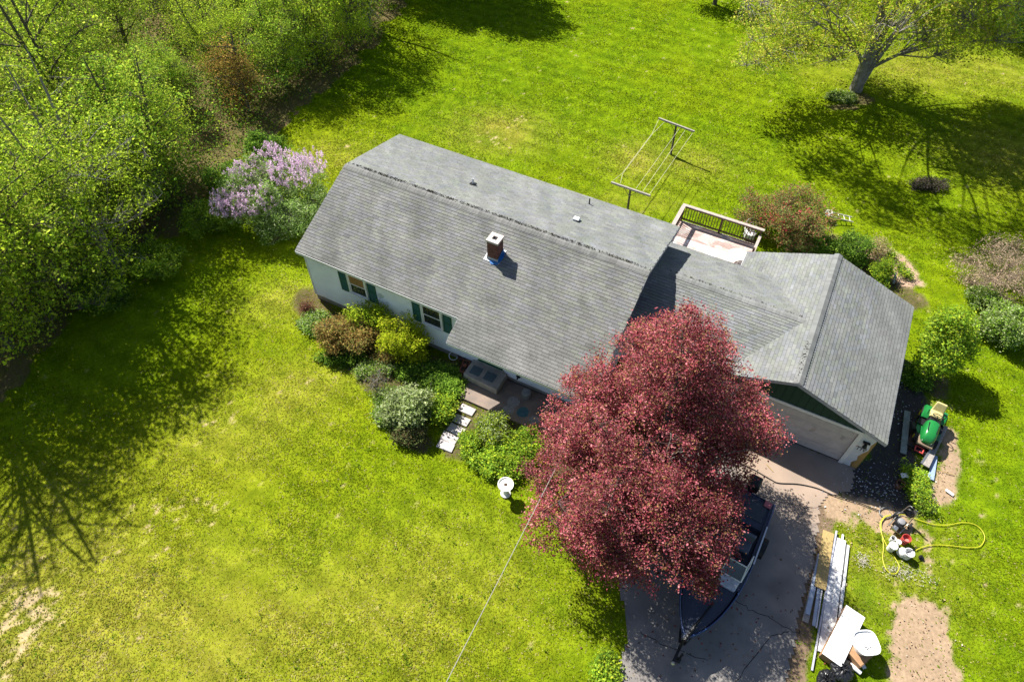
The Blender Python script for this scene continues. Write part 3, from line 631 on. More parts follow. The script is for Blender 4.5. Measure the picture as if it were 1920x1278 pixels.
def twigs(A, B, ra, rb, r, bend=.12, n=3):
    """three-sided bent sticks from A to B"""
    A = np.asarray(A); B = np.asarray(B); m = len(A); D = B-A; Ln = np.linalg.norm(D, axis=1)[:, None]
    Mid = (A+B)/2 + r.normal(size=(m, 3))*Ln*bend
    d = D/np.maximum(Ln, 1e-6); ref = np.where(np.abs(d[:, 2:3]) > .9, np.array([[1., 0, 0]]), np.array([[0, 0, 1.]]))
    u = np.cross(d, ref); u /= np.linalg.norm(u, axis=1)[:, None]; v = np.cross(d, u)
    V = []
    for Pt, rad in ((A, ra), (Mid, (ra+rb)/2), (B, rb)):
        for k in range(n):
            t = 2*PI*k/n; V.append(Pt+(u*math.cos(t)+v*math.sin(t))*np.reshape(rad, (-1, 1)))
    V = np.stack(V, 1).reshape(-1, 3); base = 3*n*np.arange(m)[:, None, None]
    f = [(i*n+k, i*n+(k+1) % n, (i+1)*n+(k+1) % n, (i+1)*n+k) for i in range(2) for k in range(n)]
    return V, (np.array(f)[None]+base).reshape(-1, 4)
def tubes_np(paths, n=6):
    V = []; F = []; o = 0
    for P, R_ in paths:
        P = np.array(P); K = len(P); d = np.gradient(P, axis=0); d /= np.linalg.norm(d, axis=1)[:, None]
        ref = np.array([.3, .95, .1]); u = np.cross(d, ref); u /= np.linalg.norm(u, axis=1)[:, None]; v = np.cross(d, u)
        t = 2*PI*np.arange(n)/n
        V.append((P[:, None]+(u[:, None]*np.cos(t)[None, :, None]+v[:, None]*np.sin(t)[None, :, None])*np.array(R_)[:, None, None]).reshape(-1, 3))
        i = np.arange(K-1)[:, None]*n; k = np.arange(n)[None]
        F.append(np.stack([i+k, i+(k+1) % n, i+n+(k+1) % n, i+n+k], -1).reshape(-1, 4)+o); o += K*n
    return np.concatenate(V), np.concatenate(F)
def lobe_points(lobes, n, r, inner=.45):
    lobes = np.array(lobes, float); w_ = (lobes[:, 3]*lobes[:, 4]*lobes[:, 5])**.67; i = r.choice(len(lobes), n, p=w_/w_.sum())
    d = r.normal(size=(n, 3)); d /= np.linalg.norm(d, axis=1)[:, None]; rad = r.random(n)**inner
    return lobes[i, :3]+d*rad[:, None]*lobes[i, 3:6], rad
def grow(name, loc_, lobes, stems, n_limb, n_cl, lpc, cl_r, leaf, pal, seed, lab, cat='tree', group=None, bark='bark', lmat='leaf', inner=.45,
         gain=1.32, limb_r=.06, twig_r=.012, reject=None, rz=0, crown='crown', up=.5, bare=0., trunk_lab=None, tr_n=8, low=.3, clump=1., reach=.35, patch=.28, bumps=0, bsize=.5):
    """tree or bush: stems, limbs, twigs and a crown of separate leaves; lobes are in the tree's own frame"""
    r = np.random.default_rng(seed); root = empty(name, loc_, rz, lab, cat, group)
    if bumps:
        q_ = np.array(lobes, float); S_, rd_ = lobe_points(lobes, bumps*6, r, .02); j_ = r.choice(len(S_), bumps, replace=False); k_ = bsize*(.6+.8*r.random(bumps))
        lobes = list(lobes)+[(*(S_[j]*(1-.06*r.random())), k, k, k*.9) for j, k in zip(j_, k_)]
    C, rad = lobe_points(lobes, n_cl, r, inner); C = C[C[:, 2] > low]
    C = C+r.normal(size=C.shape)*cl_r*.4
    if reject is not None: C = C[~reject(C)]
    paths = []; nodes = []; nr = []
    for st in stems:
        P = np.array(smoothpath([q[:3] for q in st], 5)); R_ = np.interp(np.linspace(0, 1, len(P)), np.linspace(0, 1, len(st)), [q[3] for q in st]); paths.append((P, R_))
    allP = np.concatenate([p_ for p_, _ in paths]); allR = np.concatenate([q for _, q in paths])
    # limbs towards well spread clusters
    T = [C[r.integers(len(C))]]; sub = C[r.choice(len(C), min(len(C), 500), replace=False)]
    dist = np.linalg.norm(sub-T[0], axis=1)
    for k in range(n_limb-1):
        j = int(dist.argmax()); T.append(sub[j]); dist = np.minimum(dist, np.linalg.norm(sub-sub[j], axis=1))
    limbs = []
    for t in T:
        s_ = allP[:, 2]-(t[2]-reach*np.hypot(t[0], t[1])-.1*t[2]); d = np.abs(s_)+.35*np.linalg.norm(allP-t, axis=1); d[allP[:, 2] < min(low+.2, allP[:, 2].max()*.35)] += 50
        j = int(d.argmin()); a = allP[j]; Lg = np.linalg.norm(t-a)
        m = a*.45+t*.55+np.array([0, 0, .10*Lg])+r.normal(size=3)*Lg*.07
        P = np.array(smoothpath([a, a*.72+m*.28+r.normal(size=3)*.02*Lg, m, t], 4)); r0 = min(allR[j]*.65, limb_r*(.5+Lg/4)); R_ = np.linspace(r0, twig_r*.9, len(P)); limbs.append((P, R_))
    LP = np.concatenate([p_[3:] for p_, _ in limbs]+[allP[allP[:, 2] > low+.3] if (allP[:, 2] > low+.3).any() else allP[-1:]]); 
    V, F = tubes_np(paths, tr_n); mt = mesh_np('trunk', V, F, smooth=True); to = link('trunk', mt, M[bark], root)
    # clusters hang on the nearest limb
    near = np.empty(len(C), int)
    for a in range(0, len(C), 800):
        dd = np.linalg.norm(C[a:a+800, None]-LP[None], axis=2)+.6*np.maximum(0, LP[None, :, 2]-C[a:a+800, None, 2]); near[a:a+800] = dd.argmin(1)
    A = LP[near]; Lt = np.linalg.norm(C-A, axis=1); V1, F1 = tubes_np(limbs, 5)
    V2, F2 = twigs(A, C, twig_r*(.6+.25*Lt).clip(.5, 1.6), twig_r*.3, r, .10)
    br = link('branches', mesh_np('branches', np.concatenate([V1, V2]), np.concatenate([F1, F2+len(V1)]), smooth=True), M[bark], root)
    keep = r.random(len(C)) >= bare; C = C[keep]; A = A[keep]
    k = r.poisson(lpc, len(C)); idx = np.repeat(np.arange(len(C)), k); tw = r.random(len(idx))**2*.35
    P = C[idx]*(1-tw[:, None])+A[idx]*tw[:, None] + r.normal(size=(len(idx), 3))*cl_r*np.array([1, 1, .75])*clump
    tn = fbm(C[:, 0]+3*C[:, 2], C[:, 1]-2*C[:, 2], .9, seed+3, 3); tint = (.8+.4*r.random(len(C))+patch*2.2*(tn-.5)).clip(.3, 1.6)[idx]
    V, Cc = leaves(P, leaf, pal, r, up, tint*(.96 if lmat == 'redleaf' else gain))
    link(crown, leafmesh(crown, V, Cc), M[lmat], root)
    return root
def ctree(o, loc_, rz, sc, lab=None):
    c = o.copy(); COL.objects.link(c); c.location = tuple(loc_); c.rotation_euler = (0, 0, rz); c.scale = (sc, sc, sc*(.92+.2*rng.random()))
    if lab: c['label'] = lab
    for ch in list(o.children):
        d = ch.copy(); COL.objects.link(d); d.parent = c
    return c
SPRING = [(.26, .35, .020), (.28, .36, .035), (.17, .26, .022), (.31, .34, .05), (.12, .19, .02)]
GREEN = [(.14, .25, .025), (.19, .31, .035), (.10, .18, .02), (.23, .33, .05)]
LIME = [(.31, .40, .025), (.25, .36, .025), (.37, .42, .035), (.18, .27, .018)]
DEEP = [(.045, .095, .018), (.065, .13, .022), (.09, .17, .025)]

# --- the copper-red maple over the drive
mx, my = 4.95, 11.9
ml = [(1.6, .4, 4.6, 2.1, 2.0, 2.2), (-1.2, 1.9, 4.9, 1.7, 1.6, 1.7), (-.2, .1, 4.1, 3.1, 3.3, 2.7), (.3, 1.6, 6.3, 2.0, 2.1, 2.5), (-2.3, -1.4, 3.6, 2.1, 2.4, 2.0), (-2.2, 1.2, 3.6, 1.9, 2.0, 1.9), (2.2, 1.3, 4.0, 2.0, 2.0, 2.1), (1.2, 2.6, 5.4, 1.8, 1.8, 2.3),
      (-.4, -2.7, 3.5, 2.6, 2.0, 2.0), (-1.9, -2.4, 3.0, 1.9, 1.9, 1.6), (.9, -2.4, 3.2, 1.8, 1.7, 1.5), (3.3, 1.6, 3.2, 1.4, 1.3, 1.1), (-.1, 1.2, 7.4, 1.3, 1.3, 1.9), (1.6, -1.2, 3.6, 1.4, 1.3, 1.3), (-3.0, -.2, 2.9, 1.4, 1.7, 1.2), (-1.7, -3.0, 2.9, 1.5, 1.5, 1.2)]
ml = [(a*.97+.08, b, c, d*.95, e*.97, f) for a, b, c, d, e, f in ml]
def in_buildings(C):
    P = C+np.array([mx, my, 0])-X0; u = P@EU; v = P@EV; z = C[:, 2]
    a = (u < L_+.3) & (v < WF2+.3) & (z < ZR-SLF*np.abs(v)+.35)
    b = (u > GU-GL-.3) & (v < GV1+.3) & (z < GZ-SG*np.abs(u-GU)+.4); c = (v < FV+.3) & (z < BZ-SB*np.abs(v-BV)+.4)
    return a | b | c
RED = [(.34, .062, .080), (.45, .13, .155), (.25, .042, .055), (.39, .090, .112), (.15, .025, .03), (.50, .19, .20), (.26, .14, .06), (.20, .032, .045), (.30, .16, .07)]
M['mbark'] = mat('maple_bark', (.06, .045, .04), .95, (.10, .08, .07), 6)
grow('red_maple', (mx, my, 0), ml, [[(0, 0, -.1, .30), (.05, .0, 1.2, .24), (.1, .1, 3.2, .17), (.2, .4, 6, .09), (.2, .8, 8.2, .03)], [(.08, 0, 1.1, .17), (.7, .5, 2.6, .12), (1.5, 1.1, 4.6, .05)], [(-.05, 0, 1.2, .17), (-.8, -.6, 2.6, .11), (-1.6, -1.2, 4.2, .05)], [(0, -.1, 1.3, .14), (.4, -1.0, 2.6, .09), (.7, -1.9, 4.0, .04)]],
     46, 4300, 52, .135, .066, RED, 5, 'large copper-red maple overhanging the driveway and the boat', lmat='redleaf', inner=.30, limb_r=.06, twig_r=.009, reject=in_buildings, low=1.25, up=.8, bark='mbark', patch=.8, bumps=70, bsize=.62)

# --- wood on the left: a few grown forms, copied
WG = 'trees of the wood along the left lawn'
def wood_form(seed, h, sp, pal, ncl, lpc, leaf, lab, loc_, bark='bark', bare=0., stems=2, fork=None, name='woodland_tree'):
    r = np.random.default_rng(seed); st = []
    for k in range(stems):
        a = r.random()*2*PI; q = .12+.16*r.random()*(k > 0)
        st.append([(.1*k, .05*k, -.1, .17-.03*k), (.1*k+math.cos(a)*h*.04, math.sin(a)*h*.04, h*.28, .13-.02*k), (math.cos(a)*h*q*.7, math.sin(a)*h*q*.7, h*.6, .08), (math.cos(a)*h*q, math.sin(a)*h*q, h*.93, .02)])
    lb = [(0, 0, h*.58, sp, sp, h*.40)]
    for k in range(6):
        a = k*PI/3+r.random(); lb.append((math.cos(a)*sp*.75, math.sin(a)*sp*.75, h*(.4+.35*r.random()), sp*.6, sp*.6, h*.2))
    for k in range(3):
        a = k*2.1+r.random()*2; lb.append((math.cos(a)*sp*.5, math.sin(a)*sp*.5, h*.22, sp*.6, sp*.6, h*.14))
    return grow(name, loc_, lb, st, 30, int(ncl*1.2), lpc*1.15, .24, leaf*1.0, pal, seed, lab, group=WG, bark=bark, bare=bare, inner=.5, gain=1.5, limb_r=.055, twig_r=.011, low=h*.08, up=.5, bumps=10, bsize=.7, patch=.7)
def atg(x, y): return at(x, y, 0)
forms = []
forms.append(wood_form(21, 10.2, 3.1, SPRING, 900, 13, .125, 'yellow-green woodland tree whose trunk meets the lawn where the long branch shadows start', atg(150, 575)))
forms.append(wood_form(22, 8.6, 2.7, SPRING+GREEN[:2], 850, 15, .12, 'fresh green woodland tree standing nearest the lilac on its left', atg(300, 385)))
forms.append(wood_form(23, 12.0, 3.3, SPRING[:2]+LIME[:1], 700, 10, .12, 'tall thinly leafed tree with pale twigs at the left edge of the photo', atg(20, 470), 'palebark', .25, 3))
forms.append(wood_form(24, 8.8, 2.8, LIME+SPRING, 900, 14, .115, 'bright lime woodland tree near the top edge beside the sunny lawn', atg(590, 120)))
forms.append(wood_form(25, 5.2, 1.15, [(.22, .14, .035), (.28, .19, .05), (.16, .10, .03), (.20, .20, .04)], 300, 12, .11, 'small bronze-orange leafed tree among the green wood above the lilac', atg(462, 208)))
forms.append(wood_form(26, 9.5, 3.0, GREEN+SPRING, 650, 10, .12, 'airy woodland tree with grey-white dead branches by the top edge', atg(690, 50), 'palebark', .3, 2))
spots_ = [(0, 60, 400, 'yellow-green tree at the left edge, a third of the way down'), (1, 230, 420, 'full mid-green tree up the wood edge from the tree with the shadow roots'), (3, 300, 330, 'low lime tree in the middle of the wood, level with the house ridge'),
         (0, 180, 300, 'yellow-green tree deep in the middle of the wood'), (2, 120, 180, 'thin pale-twigged tree with long dark boughs in the upper left wood'), (1, 330, 210, 'full mid-green tree left of the bronze-leafed one'),
         (0, 250, 130, 'yellow-green tree in the upper wood, on the way from the bronze tree to the corner'), (3, 420, 150, 'lime tree directly behind the bronze-leafed one'), (1, 480, 60, 'full mid-green tree at the top edge above the bronze one'),
         (2, 20, 300, 'thin half-bare tree at the left edge, a quarter of the way down'), (0, 350, 40, 'yellow-green tree under the top edge, in line above the lilac'), (3, 560, 20, 'dense lime tree under the top edge left of the grey-branched tree'),
         (5, 640, -30, 'grey-branched tree rising out of the top edge at the end of the wood'), (1, 90, 60, 'full mid-green tree in the top left corner'), (0, 200, -40, 'yellow-green tree cut by the top edge near the left corner'),
         (1, 535, 160, 'full mid-green tree right of the bronze-leafed one, near the lawn'), (3, 60, 545, 'low lime tree at the left edge where the wood narrows'),
         (5, 800, -60, 'airy tree out of the top edge that shades the back lawn'), (0, 420, -60, 'yellow-green tree cut by the top edge above the bronze tree'), (3, 20, 650, 'lowest lime tree of the wood, at the left edge'), (2, 230, 510, 'thin pale-twigged tree on the wood edge, first above the shadow roots'),
         (3, 660, 90, 'low lime tree at the last corner of the wood by the back lawn'), (1, 130, 520, 'mid-green tree just behind the tree with the shadow roots')]
rr = np.random.default_rng(77)
small_ = {(330, 210): .58, (420, 150): .72, (300, 330): .85, (535, 160): .75, (320, 415): .8}
for f, px, py, lab_ in spots_:
    q_ = .85+.3*rr.random(); ctree(forms[f], atg(px, py), rr.random()*6.28, small_.get((px, py), q_), lab_)
# bare-branched tree beyond the left edge whose shadow rakes the lawn
grow('woodland_tree', at(-38, 705), [(0, 0, 8.6, 3.6, 3.6, 3.2), (2.2, -1.6, 7.0, 2.6, 2.6, 2.0), (-1.5, -2.2, 9, 2.5, 2.5, 2.2), (1, 2.4, 9.5, 2.5, 2.5, 2.5)], [[(0, 0, -.1, .26), (.1, 0, 1.8, .22), (.9, -.3, 5, .15), (2.0, -1.2, 10.5, .04)], [(.0, 0, 1.5, .17), (-.5, .8, 5, .12), (-.8, 2.0, 11, .03)], [(0, 0, 1.6, .16), (.6, -1.0, 5.0, .11), (1.1, -3.0, 9.6, .03)]],
     70, 1000, 6, .2, .12, SPRING, 31, 'half bare tree at the lower left edge, its branch shadows raking the lawn', group=WG, bark='palebark', bare=.45, limb_r=.085, twig_r=.024, low=3.5)
# undergrowth: one mass of leaves and stems near the ground
r = np.random.default_rng(41); n = 4600
W_ = np.array(WOOD); px_ = r.uniform(-46, 0, n*3); py_ = r.uniform(12, 62, n*3); k = inpoly(px_, py_, WOOD); px_, py_ = px_[k][:n], py_[k][:n]
C = np.stack([px_, py_, .15+2.5*r.random(len(px_))**1.6], 1); idx = np.repeat(np.arange(len(C)), 26)
P = C[idx]+r.normal(size=(len(idx), 3))*np.array([.34, .34, .26]); P[:, 2] = np.abs(P[:, 2])
t_ = (.8+.9*r.random(len(C)))[idx]; V, Cc = leaves(P, .13, GREEN+DEEP+SPRING[:2]+[(.22, .13, .07)], r, .5, t_)
tag(link('undergrowth', leafmesh('undergrowth', V, Cc), M['leaf']), 'tangled leafy undergrowth covering the floor of the wood', 'undergrowth', kind='stuff')
A = np.stack([px_, py_, 0*px_-.05], 1); B = A+np.stack([r.normal(size=len(A))*.7, r.normal(size=len(A))*.7, 1.2+2.6*r.random(len(A))], 1)
V, F = twigs(A, B, np.full(len(A), .013), np.full(len(A), .004), r, .12)
tag(link('saplings', mesh_np('saplings', V[:9*1500], F[:6*1500]), M['bark']), 'thin bare saplings and stems rising between the woodland trees', 'saplings', kind='stuff')

# --- lone trees at the top and right
big = grow('lawn_tree', at(1605, 168), [(-6.6, -.8, 4.4, 2.4, 2.4, 1.2), (-5.2, -1.4, 3.6, 2.6, 2.6, 1.2), (-1.0, 3.2, 5.5, 3.2, 2.4, 1.8), (-3.6, .8, 6.0, 3.0, 3.0, 1.8), (-2.0, 2.4, 9.5, 3.4, 3, 2.6), (.5, 1.5, 13, 3.8, 3.6, 3.0), (3.8, 1.0, 9.5, 3.6, 3.3, 2.6), (5.4, .0, 6.0, 3.0, 3.0, 1.8), (6.3, -1.0, 4.4, 2.4, 2.4, 1.2),
      (.3, -2.2, 8.2, 3.4, 3.0, 2.4), (-2.4, -2.6, 4.8, 2.2, 2.0, 1.2), (2.8, -2.6, 4.8, 2.4, 2.2, 1.2), (0, -4.2, 7.0, 2.4, 2.0, 1.8), (1.5, 4, 12, 3, 3, 2.5), (-8.2, -3.6, 7.2, 2.8, 2.6, 1.8), (-7.4, -5.2, 9.8, 2.8, 2.6, 2.0), (-4.5, -7.2, 12, 3.2, 3.0, 2.2), (-2.6, -6.0, 14.5, 3, 3, 2.2), (.8, -5.2, 11.5, 3.2, 3, 2.2), (4.5, -4.2, 11, 3, 3, 2), (7.5, -2.4, 8, 3, 2.6, 1.8), (-8.0, -2.6, 3.6, 1.9, 1.8, 1.0), (8, 1, 10, 3, 3, 2.2)],
     [[(0, 0, -.2, .46), (-.1, 0, .9, .36), (-.2, .2, 3.5, .27), (-.4, .5, 7, .19), (-.6, .8, 13, .05)], [(.1, 0, .4, .28), (.5, .1, 2.2, .25), (1.5, .3, 5, .20), (2.8, .6, 10.5, .06)], [(.05, 0, .4, .26), (.15, .1, 3, .22), (.7, .6, 6.5, .17), (1.2, 1.0, 13, .05)], [(-.1, -.1, 1.5, .16), (-1.2, -.2, 2.8, .11), (-3.4, -.6, 4.2, .05)], [(.3, -.1, 1.6, .14), (1.8, -.6, 3.0, .09), (4.2, -1, 4.4, .03)]],
     84, 7400, 13, .24, .135, [(.34, .40, .04), (.27, .35, .035), (.42, .43, .06), (.20, .28, .03), (.40, .34, .07)], 61, 'big multi-stemmed tree with pale bark and sparse olive leaves on the back lawn', bark='palebark', inner=.55, limb_r=.09, twig_r=.020, low=2.4, bare=.06, gain=1.35)
ctree(big, at(1945, -60), 2.0, .8, 'sparse olive tree cut off by the top right corner, its crown edge in view')
grow('lawn_tree', at(1340, 8), [(0, 0, 2.4, 2.6, 2.2, 1.6), (-1.4, .2, 2.0, 1.6, 1.4, 1.0), (.7, 0, 3.8, 1.7, 1.7, 1.4)], [[(0, 0, -.1, .18), (0, .1, 1.5, .13), (.1, .1, 4.5, .03)]], 18, 420, 14, .2, .13, LIME+SPRING, 62, 'rounded yellow-green tree cut by the top edge left of the big tree', low=1.2)
grow('evergreen', at(1890, 75), [(0, 0, 2.0, 1.9, 1.9, 2.0), (.4, .3, 4.0, 1.3, 1.3, 2.0), (1.8, .3, 2.2, 1.6, 1.6, 1.9)], [[(0, 0, -.1, .15), (0, 0, 2, .1), (.2, .2, 5, .03)]], 14, 600, 30, .2, .12, DEEP, 63, 'dark dense evergreen in the shade of the top right corner', inner=.3)
sh_ = grow('shade_tree', at(765, -25), [(0, 0, 6.0, 3.0, 2.8, 2.4), (1.4, -.8, 4.4, 2.2, 2.0, 1.6), (-1.6, .3, 4.6, 2.2, 2, 1.7), (.5, 0, 8.0, 2.0, 2.0, 1.7)], [[(0, 0, -.1, .26), (0, .1, 2.5, .2), (.2, .2, 5.5, .1), (.2, .2, 9, .03)]], 30, 1500, 20, .24, .14, GREEN, 64, 'full green tree at the top edge where the wood meets the back lawn', inner=.4, low=1.4, bumps=24, bsize=.8, patch=.5)
ctree(sh_, at(880, -20), 1.3, 1.1, 'second full green tree out of the top edge, shading the back lawn')
grow('small_tree', at(1738, 695), [(0, 0, 1.8, 1.15, 1.05, 1.3), (-.1, .4, 2.7, .85, .85, .9), (.6, .2, 1.7, .75, .7, .8), (-.4, -.5, 1.2, .8, .7, .8)], [[(0, 0, -.1, .09), (0, .05, 1.1, .06), (.05, .1, 3.0, .02)], [(.03, 0, .2, .05), (.4, .1, 1.2, .035), (.6, .2, 2.1, .012)]], 16, 720, 20, .12, .095, LIME+GREEN, 65, 'young bright green tree growing against the right side of the garage', inner=.4, low=.25, twig_r=.008)

# --- bushes and planting
M['tanbark'] = mat('tan_twigs', (.34, .25, .18), .9, (.24, .18, .13), 8)
def bush(name, lab, px, py, h, rx, ry, pal, seed, leaf=.08, n=260, lpc=22, cat='bush', crown='foliage', cl=.11, inner=.35, lobes=5, lmat='leaf', group=None, up=.7, zb=0., bare=0., bark='bark', hc=None):
    r = np.random.default_rng(seed); c = at(px, py, h*.55); c[2] = zb
    rx *= 1.12; ry *= 1.12
    lb = [(0, 0, h*.5, rx*.85, ry*.85, h*.48)]
    for k in range(lobes):
        a = 2*PI*k/lobes+r.random(); q = .45+.2*r.random(); lb.append((math.cos(a)*rx*q, math.sin(a)*ry*q, h*(.4+.2*r.random()), rx*.5, ry*.5, h*.38))
    st = [[(0, 0, -.05, .05), (r.normal()*.05, r.normal()*.05, h*.2, .04), (r.normal()*rx*.3, r.normal()*ry*.3, h*.6, .015)] for _ in range(3)]
    return grow(name, c, lb, st, 12, int(n*1.25), lpc, cl, leaf, pal, seed, lab, cat, group, inner=inner, limb_r=.03, twig_r=.007, low=.06, crown=crown, lmat=lmat, up=up, bare=bare, tr_n=5, bark=bark, bumps=16, bsize=min(rx, ry, h*.6)*.34, patch=.45)
BRZ = [(.26, .17, .055), (.34, .24, .08), (.20, .12, .04), (.30, .27, .08), (.20, .22, .05)]
GG = [(.22, .28, .09), (.29, .34, .15), (.15, .21, .06), (.36, .40, .22)]
bush('yew_bush', 'bronze-brown bush below the first shuttered window', 655, 628, 1.35, 1.3, .95, BRZ, 101, .075, 420, 26)
bush('yew_bush', 'yellow-green bush squeezed between the bronze bush and the wall', 690, 596, 2.0, .95, .6, LIME, 102, .075, 230, 24)
bush('yew_bush', 'rounded lime-yellow bush right of the bronze bush, below the second window', 758, 628, 2.15, 1.0, .9, [(.38, .42, .02), (.33, .40, .018), (.44, .46, .035), (.22, .30, .012)], 103, .08, 380, 26)
bush('dead_bush', 'low bare bronze twigs at the right end of the bronze bush', 722, 662, .8, .5, .5, BRZ, 104, .06, 120, 12)
bush('twiggy_bush', 'upright brown twiggy bush by the lawn edge, hardly in leaf', 705, 712, 1.4, .45, .55, [(.20, .15, .08), (.15, .16, .05)], 105, .05, 260, 3, bare=.4, bark='palebark')
bush('twiggy_bush', 'small mixed green bush at the bed edge under the twiggy one', 728, 745, .6, .5, .5, GREEN+GG, 106, .07, 110, 20)
bush('rhododendron', 'round grey-green rhododendron left of the stepping stones', 768, 762, 1.6, .92, .88, GG, 107, .11, 420, 17, up=.9)
bush('rhododendron', 'brown-leaved lower skirt below the grey-green rhododendron', 770, 812, .7, .6, .4, [(.12, .14, .05), (.14, .18, .06), (.16, .12, .06)], 108, .08, 150, 18)
bush('leafy_plant', 'bright leafy plant between rhododendron and stepping stones', 828, 765, .7, .5, .55, LIME+GREEN, 109, .09, 190, 20)
bush('leafy_plant', 'pale green twiggy plant right of the stepping stones', 925, 800, .8, .6, .55, LIME+GG, 110, .07, 230, 22)
bush('leafy_plant', 'wide mound of fresh green perennials above the birdbath', 945, 862, .5, .95, .75, GREEN+LIME, 111, .085, 330, 24)
bush('leafy_plant', 'mound of green leaves touching the left side of the maple', 985, 830, .6, .8, .7, GREEN+LIME, 112, .09, 240, 24)
bush('daffodils', 'clump with yellow flowers against the left edge of the maple', 1008, 858, .35, .25, .2, [(.75, .58, .02), (.75, .6, .03), (.2, .3, .04)], 113, .06, 26, 16)
bush('dark_groundcover', 'dark green low growth in the shade below the lime-yellow bush', 815, 705, .35, 1.3, .7, DEEP+GREEN, 114, .08, 300, 20)
bush('dark_groundcover', 'green plants filling the shaded bed beside the patio', 845, 725, .35, .45, .4, GREEN, 115, .085, 160, 20)
bush('red_stump_plant', 'small reddish-brown shrub at the left corner of the house', 573, 575, .7, .22, .22, [(.16, .06, .05), (.22, .12, .08), (.10, .05, .03)], 116, .05, 70, 16)
bush('leafy_plant', 'bluish-green plants at the house corner round the reddish shrub', 590, 602, .4, .7, .6, GREEN+GG, 117, .09, 210, 18)
bush('leafy_plant', 'green plants along the lawn edge under the bronze bush', 640, 668, .35, .95, .35, GREEN+DEEP, 118, .09, 200, 18)
bush('leafy_plant', 'low green fringe under the twiggy bush at the lawn edge', 718, 772, .35, .4, .6, GREEN+GG, 119, .08, 150, 18)
bush('leafy_plant', 'green plants between the bronze and lime bushes and the bare twigs', 700, 690, .35, .7, .45, GREEN+GG, 150, .08, 170, 18)
bush('leafy_plant', 'low green plants along the right rim of the stepping stones', 880, 832, .35, .35, .6, GREEN+LIME, 151, .08, 120, 18)
bush('leafy_plant', 'small plants around the foot of the lime-yellow bush', 770, 690, .3, .8, .4, GREEN+DEEP, 152, .08, 160, 18)
for k_, (a_, b_, h_, w__) in enumerate(((425, 330, 1.8, 1.3), (390, 400, 1.6, 1.3), (492, 272, 1.5, 1.1), (290, 480, 1.6, 1.4), (190, 545, 1.4, 1.2))):
    bush('wood_edge_bush', ['shaded green bush at the wood edge left of the lilac', 'shaded bush at the wood edge below left of the lilac', 'green bush squeezed between the bronze tree and the lilac', 'shaded bush where the wood edge bends, left of the dark lawn', 'green bush beside the foot of the trunk with the long shadows'][k_], a_, b_, h_, w__, w__*.8, (GREEN+DEEP, GREEN+SPRING[:2])[k_ % 2], 160+k_, .1, 260, 20, group='bushes along the wood edge')
# weeds and longer tufts in the lawn
r = np.random.default_rng(91); m_ = 5200; wy = 4+50*r.random(m_)**1.1; wx = (r.random(m_)*2-1)*(18+31*(wy-3)/54)
f_ = fields(wx, wy); U_ = (wx-X0[0])*EU[0]+(wy-X0[1])*EU[1]; V_ = (wx-X0[0])*EV[0]+(wy-X0[1])*EV[1]
ok = (f_[5] < .3) & (f_[7] < .3) & (f_[8] < .3) & (f_[10] < .5) & ~inpoly(wx, wy, DRIVE) & ~((U_ > 0) & (U_ < 25.2) & (V_ > -9.3) & (V_ < 5.9)) & (f_[1]*.6+f_[2]*.6+.25*r.random(m_) > .70)
wx, wy = wx[ok], wy[ok]; idx = np.repeat(np.arange(len(wx)), 9); P = np.stack([wx[idx]+r.normal(size=len(idx))*.06, wy[idx]+r.normal(size=len(idx))*.06, .012+.03*r.random(len(idx))], 1)
V, Cc = leaves(P, .055, [(.10, .19, .012), (.08, .16, .012), (.14, .24, .015), (.20, .26, .03)], r, 1.0, (.7+.6*r.random(len(wx)))[idx])
tag(link('lawn_weeds', leafmesh('lawn_weeds', V, Cc), M['leaf']), 'clover and broad-leafed weeds scattered through the lawn', 'weeds', kind='stuff')
# lilac: foliage and panicles
lil = bush('lilac', 'lilac in mauve bloom at the left end of the house', 522, 358, 3.2, 3.0, 2.35, [(.17, .27, .06), (.22, .33, .08), (.12, .20, .04), (.30, .36, .17)], 120, .085, 1200, 24, cat='lilac', lobes=7)
r = np.random.default_rng(55); Q, _ = lobe_points([(-1.6, .3, 2.2, 1.1, 1.0, .9), (-.5, 1.6, 2.5, 1.2, .8, .8), (.9, .3, 2.7, 1.3, 1.0, .8), (-2.5, -1.0, 1.7, .9, .9, .8), (1.6, 1.2, 2.6, .9, .8, .7), (-.6, -1.3, 2.1, 1.2, .8, .8), (-1.7, -1.5, 1.8, .9, .7, .7)], 800, r, .25)
Q = Q[Q[:, 2] > 1.25]; idx = np.repeat(np.arange(len(Q)), 34); t = r.random(len(idx)); P = Q[idx]+np.stack([r.normal(size=len(idx))*.05*(1.2-t), r.normal(size=len(idx))*.05*(1.2-t), t*.26], 1)
V, Cc = leaves(P, .055, [(.66, .46, .63), (.76, .58, .72), (.54, .35, .54), (.80, .68, .76)], r, .4, (.8+.4*r.random(len(Q)))[idx]); link('blossom', leafmesh('blossom', V, Cc), M['petal'], lil)
